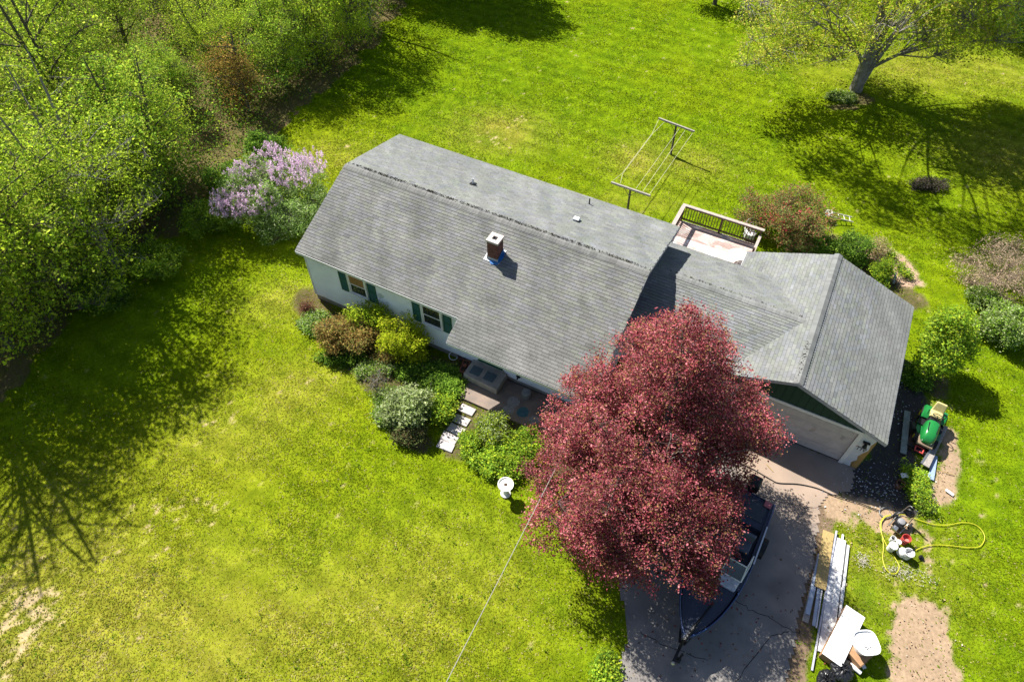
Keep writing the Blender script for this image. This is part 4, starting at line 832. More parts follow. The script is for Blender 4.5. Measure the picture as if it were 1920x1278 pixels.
# behind the deck
rh = bush('azalea', 'big azalea bush with red flowers beside the deck', 1482, 402, 2.8, 2.35, 1.6, [(.16, .20, .05), (.12, .17, .04), (.28, .15, .08), (.20, .22, .07), (.30, .12, .07)], 121, .08, 800, 22, cat='azalea', lobes=7)
Q, _ = lobe_points([(-.2, -.2, 1.5, 1.5, .8, .6)], 46, r, .3); idx = np.repeat(np.arange(len(Q)), 12); P = Q[idx]+r.normal(size=(len(idx), 3))*.07
V, Cc = leaves(P, .08, [(.62, .06, .10), (.70, .12, .16), (.5, .03, .05)], r, .5); link('blossom', leafmesh('blossom', V, Cc), M['petal'], rh)
bush('garden_shrub', 'dark green shrub between the azalea and the garage roof', 1600, 462, 1.5, 1.0, .75, GREEN+DEEP, 122, .085, 360, 22)
bush('garden_shrub', 'yellow-green shrub tight against the back eave of the garage', 1655, 505, 1.0, .55, .45, LIME+GREEN, 123, .08, 160, 22)
bush('garden_shrub', 'low green shrub at the foot of the azalea on the garage side', 1520, 460, .9, 1.3, .5, GREEN+DEEP, 124, .08, 320, 22)
bush('dry_grass_tuft', 'straw-coloured ornamental grass beside the dark green shrub', 1650, 462, .9, .55, .5, [(.36, .30, .14), (.26, .28, .08), (.42, .36, .2)], 125, .06, 150, 12)
for k_, (a_, b_) in enumerate(((1672, 478), (1688, 500), (1700, 512), (1655, 530))):
    bush('mulch_plant', ['small green plant in the tan mulch, furthest from the garage', 'second small green plant up the tan mulch bed', 'small green plant on the outer rim of the tan mulch bed', 'small green plant by the metal rods against the garage'][k_], a_, b_, .35, .25, .25, GREEN+LIME, 130+k_, .07, 34, 14, group='plants in the mulch bed')
bush('bare_bush', 'tangled bare tan bush at the right edge of the photo', 1890, 500, 2.6, 2.0, 1.8, [(.40, .30, .22), (.34, .27, .18)], 140, .06, 1700, 4, bark='tanbark', bare=.2)
bush('hedge_bush', 'mixed green bush below the bare tan one at the right edge', 1890, 605, 1.7, 1.1, 1.0, GREEN+GG, 141, .09, 420, 20)
bush('hedge_bush', 'small pale green bush left of the mixed green one', 1845, 552, .9, .7, .6, GG+GREEN, 142, .08, 160, 20)
bush('weeds', 'weeds with yellow flowers by the gravel in front of the mower', 1722, 915, .4, .4, 1.0, GREEN+LIME, 143, .075, 200, 20)
bush('weeds', 'low weeds in the shade between garage and young tree', 1722, 705, .4, .6, .7, GREEN+DEEP, 144, .08, 150, 20)
bush('tree_foot_plants', 'green plants round the foot of the big back lawn tree', 1580, 182, .3, .9, .5, GREEN+GG, 145, .09, 200, 20)
bush('dark_heap', 'dark heap of garden waste on the shaded back lawn', 1745, 345, .35, 1.1, .45, [(.09, .07, .06), (.14, .11, .10), (.06, .08, .02)], 146, .08, 150, 18)
bush('lawn_edge_weeds', 'tall grass and weeds along the left edge of the driveway', 1140, 1262, .3, .35, .5, GREEN+LIME, 147, .08, 220, 18)
# ------------------------------------------------------------------ front yard: patio, stoop, stepping stones
pt_ = MB(); pt_.slab([loc(8.70, 4.02, .08), loc(8.70, 5.80, .08), loc(15.2, 5.75, .08), loc(15.2, 4.02, .08)], .14)
pat = tag(pt_.build('patio', M['patio'], bevel=.01), 'brown concrete patio slab along the house below the front door', 'patio'); pat.location = X0; pat.rotation_euler = (0, 0, YAW)
def stain(u, v, r_, c, seed, nm='round_stain'):
    q = np.random.default_rng(seed); pts = [loc(u+math.cos(t)*r_*(.85+.25*q.random()), v+math.sin(t)*r_*(.85+.25*q.random()), .0845) for t in np.linspace(0, 2*PI, 19)[:-1]]
    MB().slab(pts[::-1], .002).build(nm, c, pat)
pale = mat('pale_worn_concrete', (.33, .32, .31), .95, (.20, .19, .18), 14); teal = mat('teal_paint_stain', (.035, .12, .15), .8, (.07, .15, .17), 9)
stain(11.35, 4.95, .28, pale, 1); stain(11.35, 5.42, .25, pale, 2); stain(11.95, 5.22, .27, teal, 3, 'teal_round_mat'); stain(12.55, 5.35, .22, pale, 4)
st = MB().slab([loc(8.88, 4.90, .48), loc(10.56, 4.98, .48), loc(10.56, 4.0, .48), loc(8.88, 4.0, .48)][::-1], .38)
st = tag(st.build('stoop', M['concrete'], bevel=.02), 'raised concrete stoop with two dark square mats before the front door', 'stoop'); st.location = X0; st.rotation_euler = (0, 0, YAW)
mt_ = mat('blue_grey_mat', (.10, .14, .16), .95, (.07, .10, .12), 18)
for k_, u_ in enumerate((9.30, 9.98)):
    o = MB().box(u_-.24, u_+.24, -4.74, -4.28, .0, .012, .004).build('door_mat', mt_); o.location = X0+np.array([0, 0, .4805]); o.rotation_euler = (0, 0, YAW); tag(o, ['worn blue-grey mat on the stoop, the one nearer the plant trough', 'worn blue-grey mat on the stoop, the one nearer the patio'][k_], 'mat', 'mats on the stoop')
o = MB().lathe([(.17, 0), (.20, .2), (.20, .36), (.17, .38)], (0, 0, 0), 18).build('stool', mat('grey_stool', (.24, .24, .25), .7, (.17, .17, .18), 8), None, True)
o.location = W(11.72, 4.45, .08); tag(o, 'round grey stool on the shaded patio close to the wall', 'stool')
tp = empty('planter', at(872, 690, .15), YAW+PI/2+.25, 'reddish trough planter left of the stoop', 'planter')
terr = mat('terracotta', (.26, .09, .05), .8, (.18, .07, .04), 12)
MB().box(-.32, .32, -.15, .15, -.1, .12).build('pot', terr, tp); MB().box(-.34, .34, -.17, -.13, .12, .16).box(-.34, .34, .13, .17, .12, .16).box(-.34, -.30, -.128, .128, .12, .16).box(.30, .34, -.128, .128, .12, .16).build('rim', terr, tp)
MB().box(-.29, .29, -.12, .12, .121, .135).build('soil', mat('potting_soil', (.04, .028, .02), 1), tp); MB().lathe([(.07, 0), (.09, .1), (.06, .1)], (0, 0, .13), 12).build('inner_pot', terr, tp)
o = MB().lathe([(.14, 0), (.18, .22), (.19, .25), (.15, .25), (.13, .2)], (0, 0, 0), 16).build('flower_pot', mat('brown_pot', (.11, .065, .05), .8), None, True); o.location = at(866, 674, 0); tag(o, 'round dark brown pot between the hose ring and the trough planter', 'pot')
hp = at(850, 667, .12); o = MB().tube([(math.cos(t)*.19, math.sin(t)*.19, .02+.02*math.sin(3*t)) for t in np.linspace(0, 2*PI, 25)[:-1]], .022, 8, closed=True).build('hose_ring', M['white'], None, True); o.location = hp; o.rotation_euler = (.5, .1, 0); tag(o, 'white ring lying in the dark bed by the wall', 'ring')
stn = mat('pale_stepping_stone', (.47, .43, .42), .85, (.36, .33, .32), 6, bump=.004, bscale=30)
for k_, (u_, v_, a_) in enumerate([(9.78, 6.18, .0), (9.83, 6.74, .05), (9.86, 7.24, -.03), (9.84, 7.70, .02), (9.90, 8.10, .06)]):
    q = np.random.default_rng(k_); pts = [(x_+q.normal()*.012, y_+q.normal()*.012, .0) for x_, y_ in ((-.34, -.19), (.34, -.19), (.35, .19), (-.34, .19))]
    o = MB().slab(pts, .09).build('stepping_stone', stn, bevel=.012); o.location = W(u_, v_, .03); o.rotation_euler = (q.normal()*.02, q.normal()*.02, YAW+a_)
    tag(o, ['pale stepping stone nearest the patio', 'second pale stepping stone from the patio', 'middle one of the five pale stepping stones', 'fourth pale stepping stone, partly in leaf shade', 'last pale stepping stone, furthest from the patio and half shaded'][k_], 'stepping stone', 'stepping stones to the patio')
# birdbath
bb = empty('birdbath', at(948, 925), 0, 'white birdbath on a pedestal at the lawn edge', 'birdbath')
MB().lathe([(.20, 0), (.20, .05), (.12, .10), (.085, .3), (.08, .5), (.12, .62), (.14, .66)], n=20).build('pedestal', M['whitepaint'], bb, True)
MB().lathe([(.12, .66), (.26, .70), (.305, .76), (.305, .785), (.275, .785), (.24, .735), (.0, .72)], n=28).build('basin', M['whitepaint'], bb, True)
MB().box(-.06, .06, -.05, .07, .722, .735).build('dirt_spot', M['moss'], bb)

# ------------------------------------------------------------------ service cable from the house corner
A_ = W(L_-.05, WF2+.03, Z2-.05); B_ = at(835, 1278, 6.3); pts = []
for t in np.linspace(0, 1.7, 22): p_ = A_+(B_-A_)*t; pts.append(p_-np.array([0, 0, .35*math.sin(PI*t/1.7)*.4]))
tag(MB().tube(pts, .011, 6).build('service_cable', mat('grey_cable', (.26, .25, .23), .6), None, True), 'grey overhead cable running from the maple down across the front lawn', 'cable')

# ------------------------------------------------------------------ clothesline
def tpost(base, a, b, lab):
    base = np.array(base); a = np.array(a); b = np.array(b); c = (a+b)/2; t = empty('clothesline_post', base, 0, lab, 'clothesline post', 'clothesline posts on the back lawn')
    q = lambda p_: tuple(np.array(p_)-base)
    MB().tube([q(base-np.array([0, 0, .1])), q([c[0], c[1], 1.78])], [.065, .055], 8).build('post', M['bark'], t, True)
    MB().beam(q(a), q(b), .09, .10).build('crossbar', M['greywood'], t)
    for e in (a, b):
        k = c+(e-c)*.33; MB().tube([q([c[0], c[1], 1.35]), q(k-np.array([0, 0, .05]))], .016, 5).build('brace', M['bark'], t)
bars = [(at(1235, 222, 1.82), at(1302, 247, 1.82)), (at(1146, 342, 1.82), at(1219, 367, 1.82))]
tpost(at(1258, 289), *bars[0], 'T-shaped wooden clothesline post standing in the open back lawn'); tpost(at(1177, 392), *bars[1], 'T-shaped wooden clothesline post rising behind the house roof')
lm_ = mat('cream_clothesline', (.50, .47, .33), .6)
z4 = lambda x_, y_: at(1120+x_/3.758, 200+y_/3.758, 1.85)
for k_, pl in enumerate(([(432, 92), (386, 190), (175, 470), (108, 524)], [(472, 110), (392, 188), (178, 474), (163, 538)], [(578, 155), (272, 578)], [(618, 168), (320, 598)], [(670, 188), (370, 615)])):
    tag(MB().tube([z4(*p_) for p_ in pl], .0095, 5).build('clothesline', lm_), ['outermost cream line on the left, bunched with its neighbour', 'second cream line, pinched to the outermost left one', 'middle cream line of the clothesline', 'fourth cream line, next to the outermost right one', 'outermost cream line on the right'][k_], 'line', 'lines of the clothesline')

# ------------------------------------------------------------------ deck
deck = empty('deck', X0, YAW, 'small worn wooden deck with railing between house and garage', 'deck')
D0, D1, DV0, DV1, DZ = 13.9, 18.0, -9.12, -4.55, .60
k = 0; v = DV0+.02
while v < DV1-.1:
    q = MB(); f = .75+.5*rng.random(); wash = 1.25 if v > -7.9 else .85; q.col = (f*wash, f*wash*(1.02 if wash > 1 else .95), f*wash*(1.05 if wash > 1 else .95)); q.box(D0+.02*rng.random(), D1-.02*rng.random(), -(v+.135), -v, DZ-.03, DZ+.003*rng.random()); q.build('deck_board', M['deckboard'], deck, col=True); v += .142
for u0, u1, v0, v1 in ((D0, D1, DV0-.03, DV0+.01),): MB().box(u0, u1, -v1, -v0, DZ-.25, DZ-.035).build('rim_joist', M['darkwood'], deck)
MB().box(D0+.01, D0+.05, -DV1, -DV0-.05, DZ-.25, DZ-.035).build('rim_joist', M['darkwood'], deck)
RZ = 1.62
def post(u, v): MB().box(u-.05, u+.05, -v-.05, -v+.05, -.05, RZ-.03).build('railing_post', M['darkwood'], deck)
for u_, v_ in ((D0+.06, DV0+.06), ((D0+D1)/2+.05, DV0+.06), (D1-.02, DV0+.06), (D0+.06, -6.9), (D1-.02, -7.6)): post(u_, v_)
MB().box(D0-.04, D1+.10, -DV0-.12, -DV0+.05, RZ-.03, RZ+.012).build('rail_cap', M['railcap'], deck)
MB().box(D0-.06, D0+.14, 5.2, -DV0-.123, RZ-.03, RZ+.010).build('rail_cap', M['railcap'], deck)
MB().box(D1-.07, D1+.07, 7.45, -DV0-.123, RZ-.33, RZ-.29).build('rail_cap', M['railcap'], deck)
MB().box(D1-.10, D1+.12, 7.35, 7.75, RZ-.60, RZ-.5).build('rail_end', M['railcap'], deck)
for zr_ in (DZ+.12, RZ-.13): MB().box(D0+.11, D1-.08, -DV0-.08, -DV0-.04, zr_, zr_+.08).build('rail', M['darkwood'], deck); MB().box(D0+.04, D0+.08, 5.3, -DV0-.11, zr_, zr_+.08).build('rail', M['darkwood'], deck)
MB().box(D1-.04, D1, 7.66, -DV0-.11, DZ+.12, DZ+.20).build('rail', M['darkwood'], deck)
u = D0+.2
while u < D1-.12:
    if abs(u-(D0+D1)/2-.05) > .08: MB().box(u-.017, u+.017, -DV0-.035, -DV0-.002, DZ+.06, RZ-.05).build('baluster', M['darkwood'], deck)
    u += .142
v = DV0+.25
while v < -5.3:
    if abs(v+6.9) > .08: MB().box(D0+.002, D0+.035, -v-.017, -v+.017, DZ+.06, RZ-.05).build('baluster', M['darkwood'], deck)
    v += .142
gt_ = empty('round_table', W(17.35, -7.35, DZ+.004), YAW, 'round pale glass table on the sunlit end of the deck', 'table')
MB().tube([(math.cos(t)*.42, math.sin(t)*.42, .5) for t in np.linspace(0, 2*PI, 33)[:-1]], .018, 8, closed=True).build('rim', M['whitepaint'], gt_, True)
MB().lathe([(.0, .49), (.41, .49), (.41, .497), (0, .4975)], n=28).build('tabletop', mat('frosted_glass', (.55, .56, .55), .25, spec=.6), gt_)
for k_ in range(4):
    t = k_*PI/2+.4; MB().tube([(math.cos(t)*.38, math.sin(t)*.38, .49), (math.cos(t)*.3, math.sin(t)*.3, 0)], .014, 6).build('leg', M['whitepaint'], gt_)
# white openwork garden chair behind the railing
gc = empty('garden_chair', at(1402, 447, 0), YAW+.25, 'white openwork garden chair standing behind the deck railing', 'chair')
iron = M['whitepaint']
MB().lathe([(0, .42), (.27, .42), (.29, .435), (.27, .45), (0, .45)], n=20).build('seat', iron, gc, True)
bkc = MB(); cpt = Vector((0, .26, .80))
bkc.tube([cpt+Vector((math.cos(t)*.30, .04*math.sin(t), math.sin(t)*.34)) for t in np.linspace(0, 2*PI, 29)[:-1]], .022, 6, closed=True); 
for k_ in range(6):
    t = k_*PI/3; c_2 = cpt+Vector((math.cos(t)*.16, 0, math.sin(t)*.18)); bkc.tube([c_2+Vector((math.cos(s_)*.085, 0, math.sin(s_)*.095)) for s_ in np.linspace(0, 2*PI, 15)[:-1]], .014, 5, closed=True)
bkc.tube([cpt+Vector((math.cos(t)*.07, 0, math.sin(t)*.07)) for t in np.linspace(0, 2*PI, 13)[:-1]], .014, 5, closed=True); bkc.build('backrest', iron, gc, True, kind='stuff')
for sx in (-1, 1):
    MB().tube([(sx*.2, -.2, .43), (sx*.24, -.24, 0)], [.024, .018], 6).build('leg', iron, gc, True); MB().tube([(sx*.2, .2, .43), (sx*.24, .28, 0)], [.024, .018], 6).build('leg', iron, gc, True)
    MB().tube(smoothpath([(sx*.26, .24, .72), (sx*.32, .05, .70), (sx*.30, -.2, .64), (sx*.22, -.22, .44)], 4), .018, 6).build('armrest', iron, gc, True)
MB().lathe([(.27, .16), (.29, .30), (.27, .41)], n=18).build('skirt', iron, gc, True)
# ladder on the lawn by the azalea
la, lb2 = at(1548, 398, .45), at(1597, 413, .12); ld = empty('ladder', (la+lb2)/2, math.atan2(*(lb2-la)[:2][::-1]), 'pale aluminium ladder lying out of the azalea bush onto the lawn', 'ladder')
ln = np.linalg.norm(lb2-la)
for s_ in (-1, 1): MB().beam((-ln/2, s_*.2, .12), (ln/2, s_*.2, -.12), .035, .07).build('rail', mat('dull_aluminium', (.52, .50, .44), .5, metal=.2) if s_ < 0 else bpy.data.materials['dull_aluminium'], ld)
for k_ in range(5):
    t = -ln/2+.15+k_*(ln-.3)/4; MB().tube([(t, -.2, -.24*t/ln), (t, .2, -.24*t/ln)], .018, 6).build('rung', bpy.data.materials['dull_aluminium'], ld)
MB().box(-.75, -.35, -.26, .26, .10, .16).build('shelf', bpy.data.materials['dull_aluminium'], ld)
# metal rods in the mulch bed
for k_, (x_, y_) in enumerate(((1664, 520), (1677, 522))):
    c = at(x_, y_, .25); o = MB().tube([(-.12, -.28, -.06), (.12, .28, .14)], .045, 8).build('grey_pipe', mat('blue_grey_pipe', (.18, .22, .24), .5) if not k_ else bpy.data.materials['blue_grey_pipe'], None, True); o.location = c; tag(o, ['grey pipe propped in the mulch bed, nearer the garage roof', 'grey pipe propped in the mulch bed, further from the garage roof'][k_], 'pipe', 'pipes in the mulch bed')
tr_ = MB(); [tr_.tube([(-.2+.1*k_, -.2, .0), (.0+.1*k_, .2, .25)], .012, 5) for k_ in range(4)]; tr_.beam((-.25, -.15, .06), (.35, -.15, .1), .03); o = tr_.build('plant_frame', M['black'], None); o['kind'] = 'stuff'; o.location = at(1680, 530, .02); tag(o, 'small dark wire frame under the two grey pipes', 'wire frame')

# ------------------------------------------------------------------ boat on its trailer under the maple
navy = mat('navy_gelcoat', (.018, .04, .12), .25, coat=.5, spec=.5); carpet = mat('grey_blue_boat_carpet', (.065, .08, .11), .95, (.045, .055, .08), 20); seatm = mat('dark_boat_seat', (.10, .12, .15), .7); grey = mat('grey_console', (.50, .52, .56), .5, (.34, .36, .38), 8)
bow = np.array([5.75, 6.55]); stern = np.array([8.95, 11.75]); dv = bow-stern; BL = float(np.hypot(*dv))
boat = empty('boat', (stern[0], stern[1], 0), math.atan2(dv[1], dv[0]), 'dark blue open bass boat half hidden under the red maple', 'boat')
def hb(t): return 1.05*(1-.10*(1-t)**2)*(1-max(0, (t-.42)/.58)**2.1)**.72 if t < 1 else 0.02
ts = [0, .08, .2, .35, .45, .55, .65, .74, .82, .89, .94, .975, 1.0]; GW = lambda t: 1.08+.16*t*t
rings = []
for t in ts:
    h_ = max(hb(t), .02); g_ = GW(t); kz = .42+.45*max(0, (t-.6)/.4)**2; cz = .62+.30*max(0, (t-.5)/.5)**2
    rings.append([(t*BL, s_*a, z_) for s_, a, z_ in ((1, h_, g_), (1, h_*.96, (g_+cz)/2), (1, h_*.86, cz), (1, h_*.4, kz+.05), (1, 0, kz), (-1, h_*.4, kz+.05), (-1, h_*.86, cz), (-1, h_*.96, (g_+cz)/2), (-1, h_, g_))])
hull = MB(); hull.loft(rings); n_ = len(rings[0]); hull.f.append(list(range(n_))); hull.build('hull', navy, boat, True)
def stripdeck(t0, t1, z, inset, name, m_, drop=.02, thick=.05, n=10):
    q = MB(); P = []; tt = np.linspace(t0, t1, n)
    top = [(t*BL, max(hb(t)-inset, .01), z(t)) for t in tt]+[(t*BL, -max(hb(t)-inset, .01), z(t)) for t in tt[::-1]]
    return q.slab(top[::-1], thick).build(name, m_, boat)
stripdeck(.60, .985, lambda t: GW(t)-.07, .07, 'bow_deck', carpet); stripdeck(.0, .20, lambda t: GW(t)-.07, .08, 'stern_deck', carpet); stripdeck(.20, .60, lambda t: .74, .12, 'floor', carpet)
for t, z0_, z1_ in ((.60, .74, GW(.6)-.12), (.20, .74, GW(.2)-.12)): MB().box(t*BL-.02, t*BL+.02, -hb(t)+.1, hb(t)-.1, z0_, z1_).build('bulkhead', carpet, boat)
for s_ in (-1, 1):
    MB().tube([(t*BL, s_*hb(t), GW(t)) for t in np.linspace(0, .995, 26)], .030, 6).build('gunwale', navy, boat, True)
    q = MB(); q.loft([[(t*BL, s_*(hb(t)-.01), GW(t)-.005), (t*BL, s_*(hb(t)-.12), GW(t)-.005), (t*BL, s_*(hb(t)-.13), .74)] for t in np.linspace(.0, .62, 12)]); q.build('side_liner', carpet, boat)
hatch = mat('boat_hatch', (.06, .075, .09), .7, (.045, .055, .07), 15)
for x0, x1, y0, y1 in ((3.95, 4.75, -.45, .45),): MB().box(x0, x1, y0, y1, GW(.7)-.068, GW(.7)-.045, .008).build('hatch', hatch, boat)
MB().box(.15, .95, -.75, -.05, GW(.1)-.068, GW(.1)-.04, .008).build('hatch', hatch, boat); MB().box(.15, .95, .05, .75, GW(.1)-.068, GW(.1)-.04, .008).build('hatch', hatch, boat)
# starboard is local +y when the bow points to -x,-y of the world: the camera-right side
SD = 1
con = empty('console', (3.15, SD*.50, .74)); con.parent = boat
MB().add([(-.25, -.36, 0), (.68, -.32, 0), (.68, .32, 0), (-.25, .42, 0), (-.25, -.42, .62), (.74, -.30, .44), (.74, .30, .44), (-.25, .42, .62)], [(0, 3, 2, 1), (4, 5, 6, 7), (0, 1, 5, 4), (1, 2, 6, 5), (2, 3, 7, 6), (3, 0, 4, 7)]).build('console_body', grey, con, bevel=.05)
ws = MB(); wp = [(-.26, -.42, .62), (.36, -.36, .55), (.36, .36, .55), (-.26, .42, .62)]; wt = [(-.52, -.38, .98), (-.02, -.32, .98), (-.02, .32, .98), (-.52, .38, .98)]
for a_ in range(3): ws.tube([wp[a_], wp[a_+1]], .022, 6).tube([wt[a_], wt[a_+1]], .022, 6)
for a_ in range(4): ws.tube([wp[a_], wt[a_]], .022, 6)
ws.build('windshield_frame', M['whitepaint'], con, True)
tint = mat('tinted_windshield', (.10, .13, .12), .05, spec=.8); tint.node_tree.nodes['Principled BSDF'].inputs['Transmission Weight'].default_value = .75
MB().add(wp+wt, [(0, 1, 5, 4), (1, 2, 6, 5), (2, 3, 7, 6)]).build('windshield', tint, con)
MB().tube([Vector((-.42, 0, .55))+Vector((.05*math.sin(t), .17*math.cos(t), .16*math.sin(t))) for t in np.linspace(0, 2*PI, 19)[:-1]], .016, 6, closed=True).build('steering_wheel', M['black'], con, True)
for y_, x_ in ((.5, 2.1), (-.45, 2.2)):
    s_ = empty('boat_seat', (x_, y_, .74)); s_.parent = boat
    MB().box(-.25, .25, -.24, .24, .28, .40, .03).build('cushion', seatm, s_); MB().box(-.30, -.18, -.24, .24, .40, .85, .03).build('backrest', seatm, s_); MB().lathe([(.05, 0), (.05, .28)], n=10).build('pedestal', M['steel'], s_)
MB().beam((1.0, SD*.98, GW(.2)+.03), (2.6, SD*1.03, GW(.4)+.03), .05, .02).build('side_trim', M['steel'], boat)
MB().box(4.2, 4.36, -.62, -.46, GW(.8)-.1, GW(.8)-.0).build('pedal', M['whitepaint'], boat)
tm = MB().tube([(4.6, .34, GW(.8)+.02), (5.9, .06, GW(1)+.07)], .035, 8).tube([(5.6, .12, GW(1)+.06), (6.25, .0, GW(1)+.0)], [.05, .07], 8).build('trolling_motor', M['black'], boat, True)
om = MB().box(-.62, -.12, -.22, .22, .95, 1.45, .08).build('outboard_motor', M['black'], boat, bevel=.03); MB().box(-.48, -.22, -.09, .09, .35, .95).build('motor_leg', M['black'], om)
MB().box(.02, .26, SD*.72-.13, SD*.72+.13, GW(0)-.02, GW(0)+.03, .01).build('red_hatch_cover', mat('faded_red', (.42, .13, .14), .6), boat)
MB().lathe([(.13, 0), (.13, .05), (.07, .07)], (4.35, -.2, GW(.7)-.06), 16).build('seat_socket', grey, boat)
trl = empty('boat_trailer', (stern[0], stern[1], 0), math.atan2(dv[1], dv[0]), 'black boat trailer with its tongue pointing at the lower left', 'trailer')
for s_ in (-1, 1):
    MB().beam((-.1, s_*.75, .45), (3.9, s_*.75, .45), .07, .10).build('frame_rail', M['black'], trl); MB().beam((3.9, s_*.75, .45), (6.1, s_*.08, .48), .07, .10).build('frame_rail', M['black'], trl)
    wh = MB().tube([(1.5, s_*1.02, .33), (1.5, s_*1.22, .33)], .33, 20).build('wheel', M['rubber'], trl, True); MB().tube([(1.5, s_*1.0, .33), (1.5, s_*1.235, .33)], .18, 14).build('rim', M['steel'], wh)
    MB().slab([(1.5+.42*math.cos(t), s_*.98, .40+.38*math.sin(t)) for t in np.linspace(0, PI, 9)], .28, (0, s_, 0)).build('mudguard', M['black'], trl)
MB().beam((5.6, 0, .47), (6.8, 0, .47), .09, .09).build('tongue', M['black'], trl); MB().beam((6.25, 0, .5), (6.05, 0, 1.15), .08, .08).build('winch_post', M['black'], trl); MB().box(6.0, 6.2, -.09, .09, 1.1, 1.25).build('winch', M['steel'], trl)
MB().tube([(6.5, .14, .05), (6.5, .14, .8)], .035, 8).build('jack', M['black'], trl); MB().tube([(6.5, .07, .08), (6.5, .21, .08)], .09, 12).build('jack_wheel', M['rubber'], trl); MB().lathe([(.06, .42), (.07, .5), (.03, .56)], (6.82, 0, 0), 10).build('coupler', M['steel'], trl)

# ------------------------------------------------------------------ boards, boxes and bags beside the drive
def board(name, lab, a, b, wd, th, z, m_, cat='board', group='boards stacked beside the drive', za=None):
    A = at(*a, z+th); B = at(*b, (za if za is not None else z)+th); c = (A+B)/2; ln = np.linalg.norm(B-A); rz = math.atan2((B-A)[1], (B-A)[0])
    o = MB().box(-ln/2, ln/2, -wd/2, wd/2, -th, 0, min(.006, th*.2)).build(name, m_); o.location = c; o.rotation_euler = (0, -math.atan2(B[2]-A[2], ln), rz); return tag(o, lab, cat, group)
tanply = mat('tan_plywood', (.42, .30, .12), .8, (.30, .22, .09), 3, aniso=(1.5, 20, 20)); bw = mat('blue_white_board', (.42, .47, .55), .7, (.30, .35, .44), 4); ww = mat('chalk_white_board', (.62, .62, .62), .6, (.50, .50, .52), 3, spots=((.34, .30, .25), 2.6, .62))
board('board', 'lower weathered pale board at the driveway edge, its worn end sticking out', (1538, 1040), (1510, 1165), .21, .04, .02, M['greywood'])
board('board', 'blue-white board on top of the weathered one at the driveway edge', (1539, 1038), (1514, 1150), .16, .04, .065, bw)
board('narrow_board', 'short blue-white board under the lower end of the tan plywood', (1542, 1060), (1526, 1172), .11, .04, .02, bw)
board('narrow_board', 'thin pale batten beside the short blue-white board', (1548, 1060), (1531, 1176), .05, .04, .02, ww)
board('plywood_strip', 'wide tan plywood strip lying on the pale boards', (1554, 996), (1538, 1102), .40, .02, .115, tanply)
board('wide_board', 'widest white board in the middle of the pile', (1576, 1009), (1546, 1224), .42, .05, .02, ww)
board('wide_board', 'white board on the widest one, right half', (1581, 1012), (1560, 1185), .20, .03, .075, M['whitepaint'])
board('long_batten', 'longest thin batten reaching past both ends of the pile', (1569, 994), (1523, 1256), .06, .05, .075, mat('grey_lilac_batten', (.40, .41, .48), .7, (.30, .31, .36), 4), za=.02)
board('batten', 'short batten end poking out above the widest board', (1581, 1001), (1574, 1060), .07, .05, .02, ww)
board('gutter', 'dark-edged length of gutter on the right of the pile', (1586, 1019), (1563, 1190), .09, .06, .02, mat('dark_gutter', (.10, .10, .10), .6))
board('batten', 'white batten laid along the dark gutter, rightmost of the pile', (1591, 1021), (1574, 1168), .09, .05, .02, ww)
board('batten', 'short white batten slanting from the gutter to the long box', (1580, 1100), (1571, 1195), .07, .05, .075, ww)
cardb = mat('cardboard', (.36, .21, .11), .85, (.30, .17, .09), 6)
A, B, C_, D_ = [at(x_, y_, .42) for x_, y_ in ((1586, 1141), (1623, 1150), (1579, 1243), (1541, 1230))]
c = (A+B+C_+D_)/4; ax = ((A+B)/2-(C_+D_)/2); ln = np.linalg.norm(ax); wd = np.linalg.norm(B-A); lb_ = empty('long_box', (c[0], c[1], 0), math.atan2(ax[1], ax[0]), 'long white-topped box lying across the end of the board pile', 'box')
MB().box(-ln/2, ln/2, -wd/2, wd/2, .02, .40).build('carton', cardb, lb_, bevel=.008); MB().box(-ln/2-.01, ln/2+.01, -wd/2-.01, wd/2+.01, .401, .425).build('lid', M['whitepaint'], lb_, bevel=.008)
c = at(1609, 1222, .3); cb2 = empty('cardboard_box', (c[0], c[1], 0), .55, 'brown cardboard box under the square white tub', 'box')
MB().box(-.32, .32, -.34, .34, 0, .38).build('carton', cardb, cb2, bevel=.008); MB().box(-.325, -.0, -.36, -.342, .1, .36).build('flap', cardb, cb2)
c = at(1622, 1206, .62); tb = empty('tub', (c[0], c[1], .385), .1, 'square white tub with black marks, resting on the cardboard box', 'tub')
def rsq(w_, z_, e=3.2, n=28): return [(math.copysign(abs(math.cos(t))**(2/e), math.cos(t))*w_, math.copysign(abs(math.sin(t))**(2/e), math.sin(t))*w_, z_) for t in np.linspace(0, 2*PI, n+1)[:-1]]
MB().loft([rsq(.30, 0), rsq(.36, .33), rsq(.40, .34), rsq(.40, .38), rsq(.36, .38), rsq(.345, .32)], True, True).build('tub_body', M['white'], tb, True)
for pts in ([(-.10, -.14), (-.02, -.10), (-.06, -.2), (.02, -.16)], [(.05, -.17), (.10, -.12), (.13, -.18)], [(.18, -.12), (.2, -.1)]): MB().tube([(x_, y_, .327) for x_, y_ in pts], .012, 5).build('black_mark', M['black'], tb)
o = MB().tube([(-.35, 0, 0), (.30, 0, 0)], .075, 14).build('white_tube', M['white'], None, True); o.location = at(1598, 1248, .09); o.rotation_euler = (0, 0, -.75); tag(o, 'short white tube on the grass between the boxes and the black bags', 'tube')
o = MB().box(-.07, .07, -.10, .10, 0, .015).build('scrap', M['whitepaint']); o.location = at(1618, 1247, .03); o.rotation_euler = (0, .1, .3); tag(o, 'small white scrap in the shade of the white tub', 'scrap')
o = MB().box(-.16, .16, -.06, .06, 0, .03).build('scrap', M['whitepaint']); o.location = at(1780, 923, .03); o.rotation_euler = (0, .1, -.75); tag(o, 'white splinter of trim on the bare strip right of the mower', 'scrap')
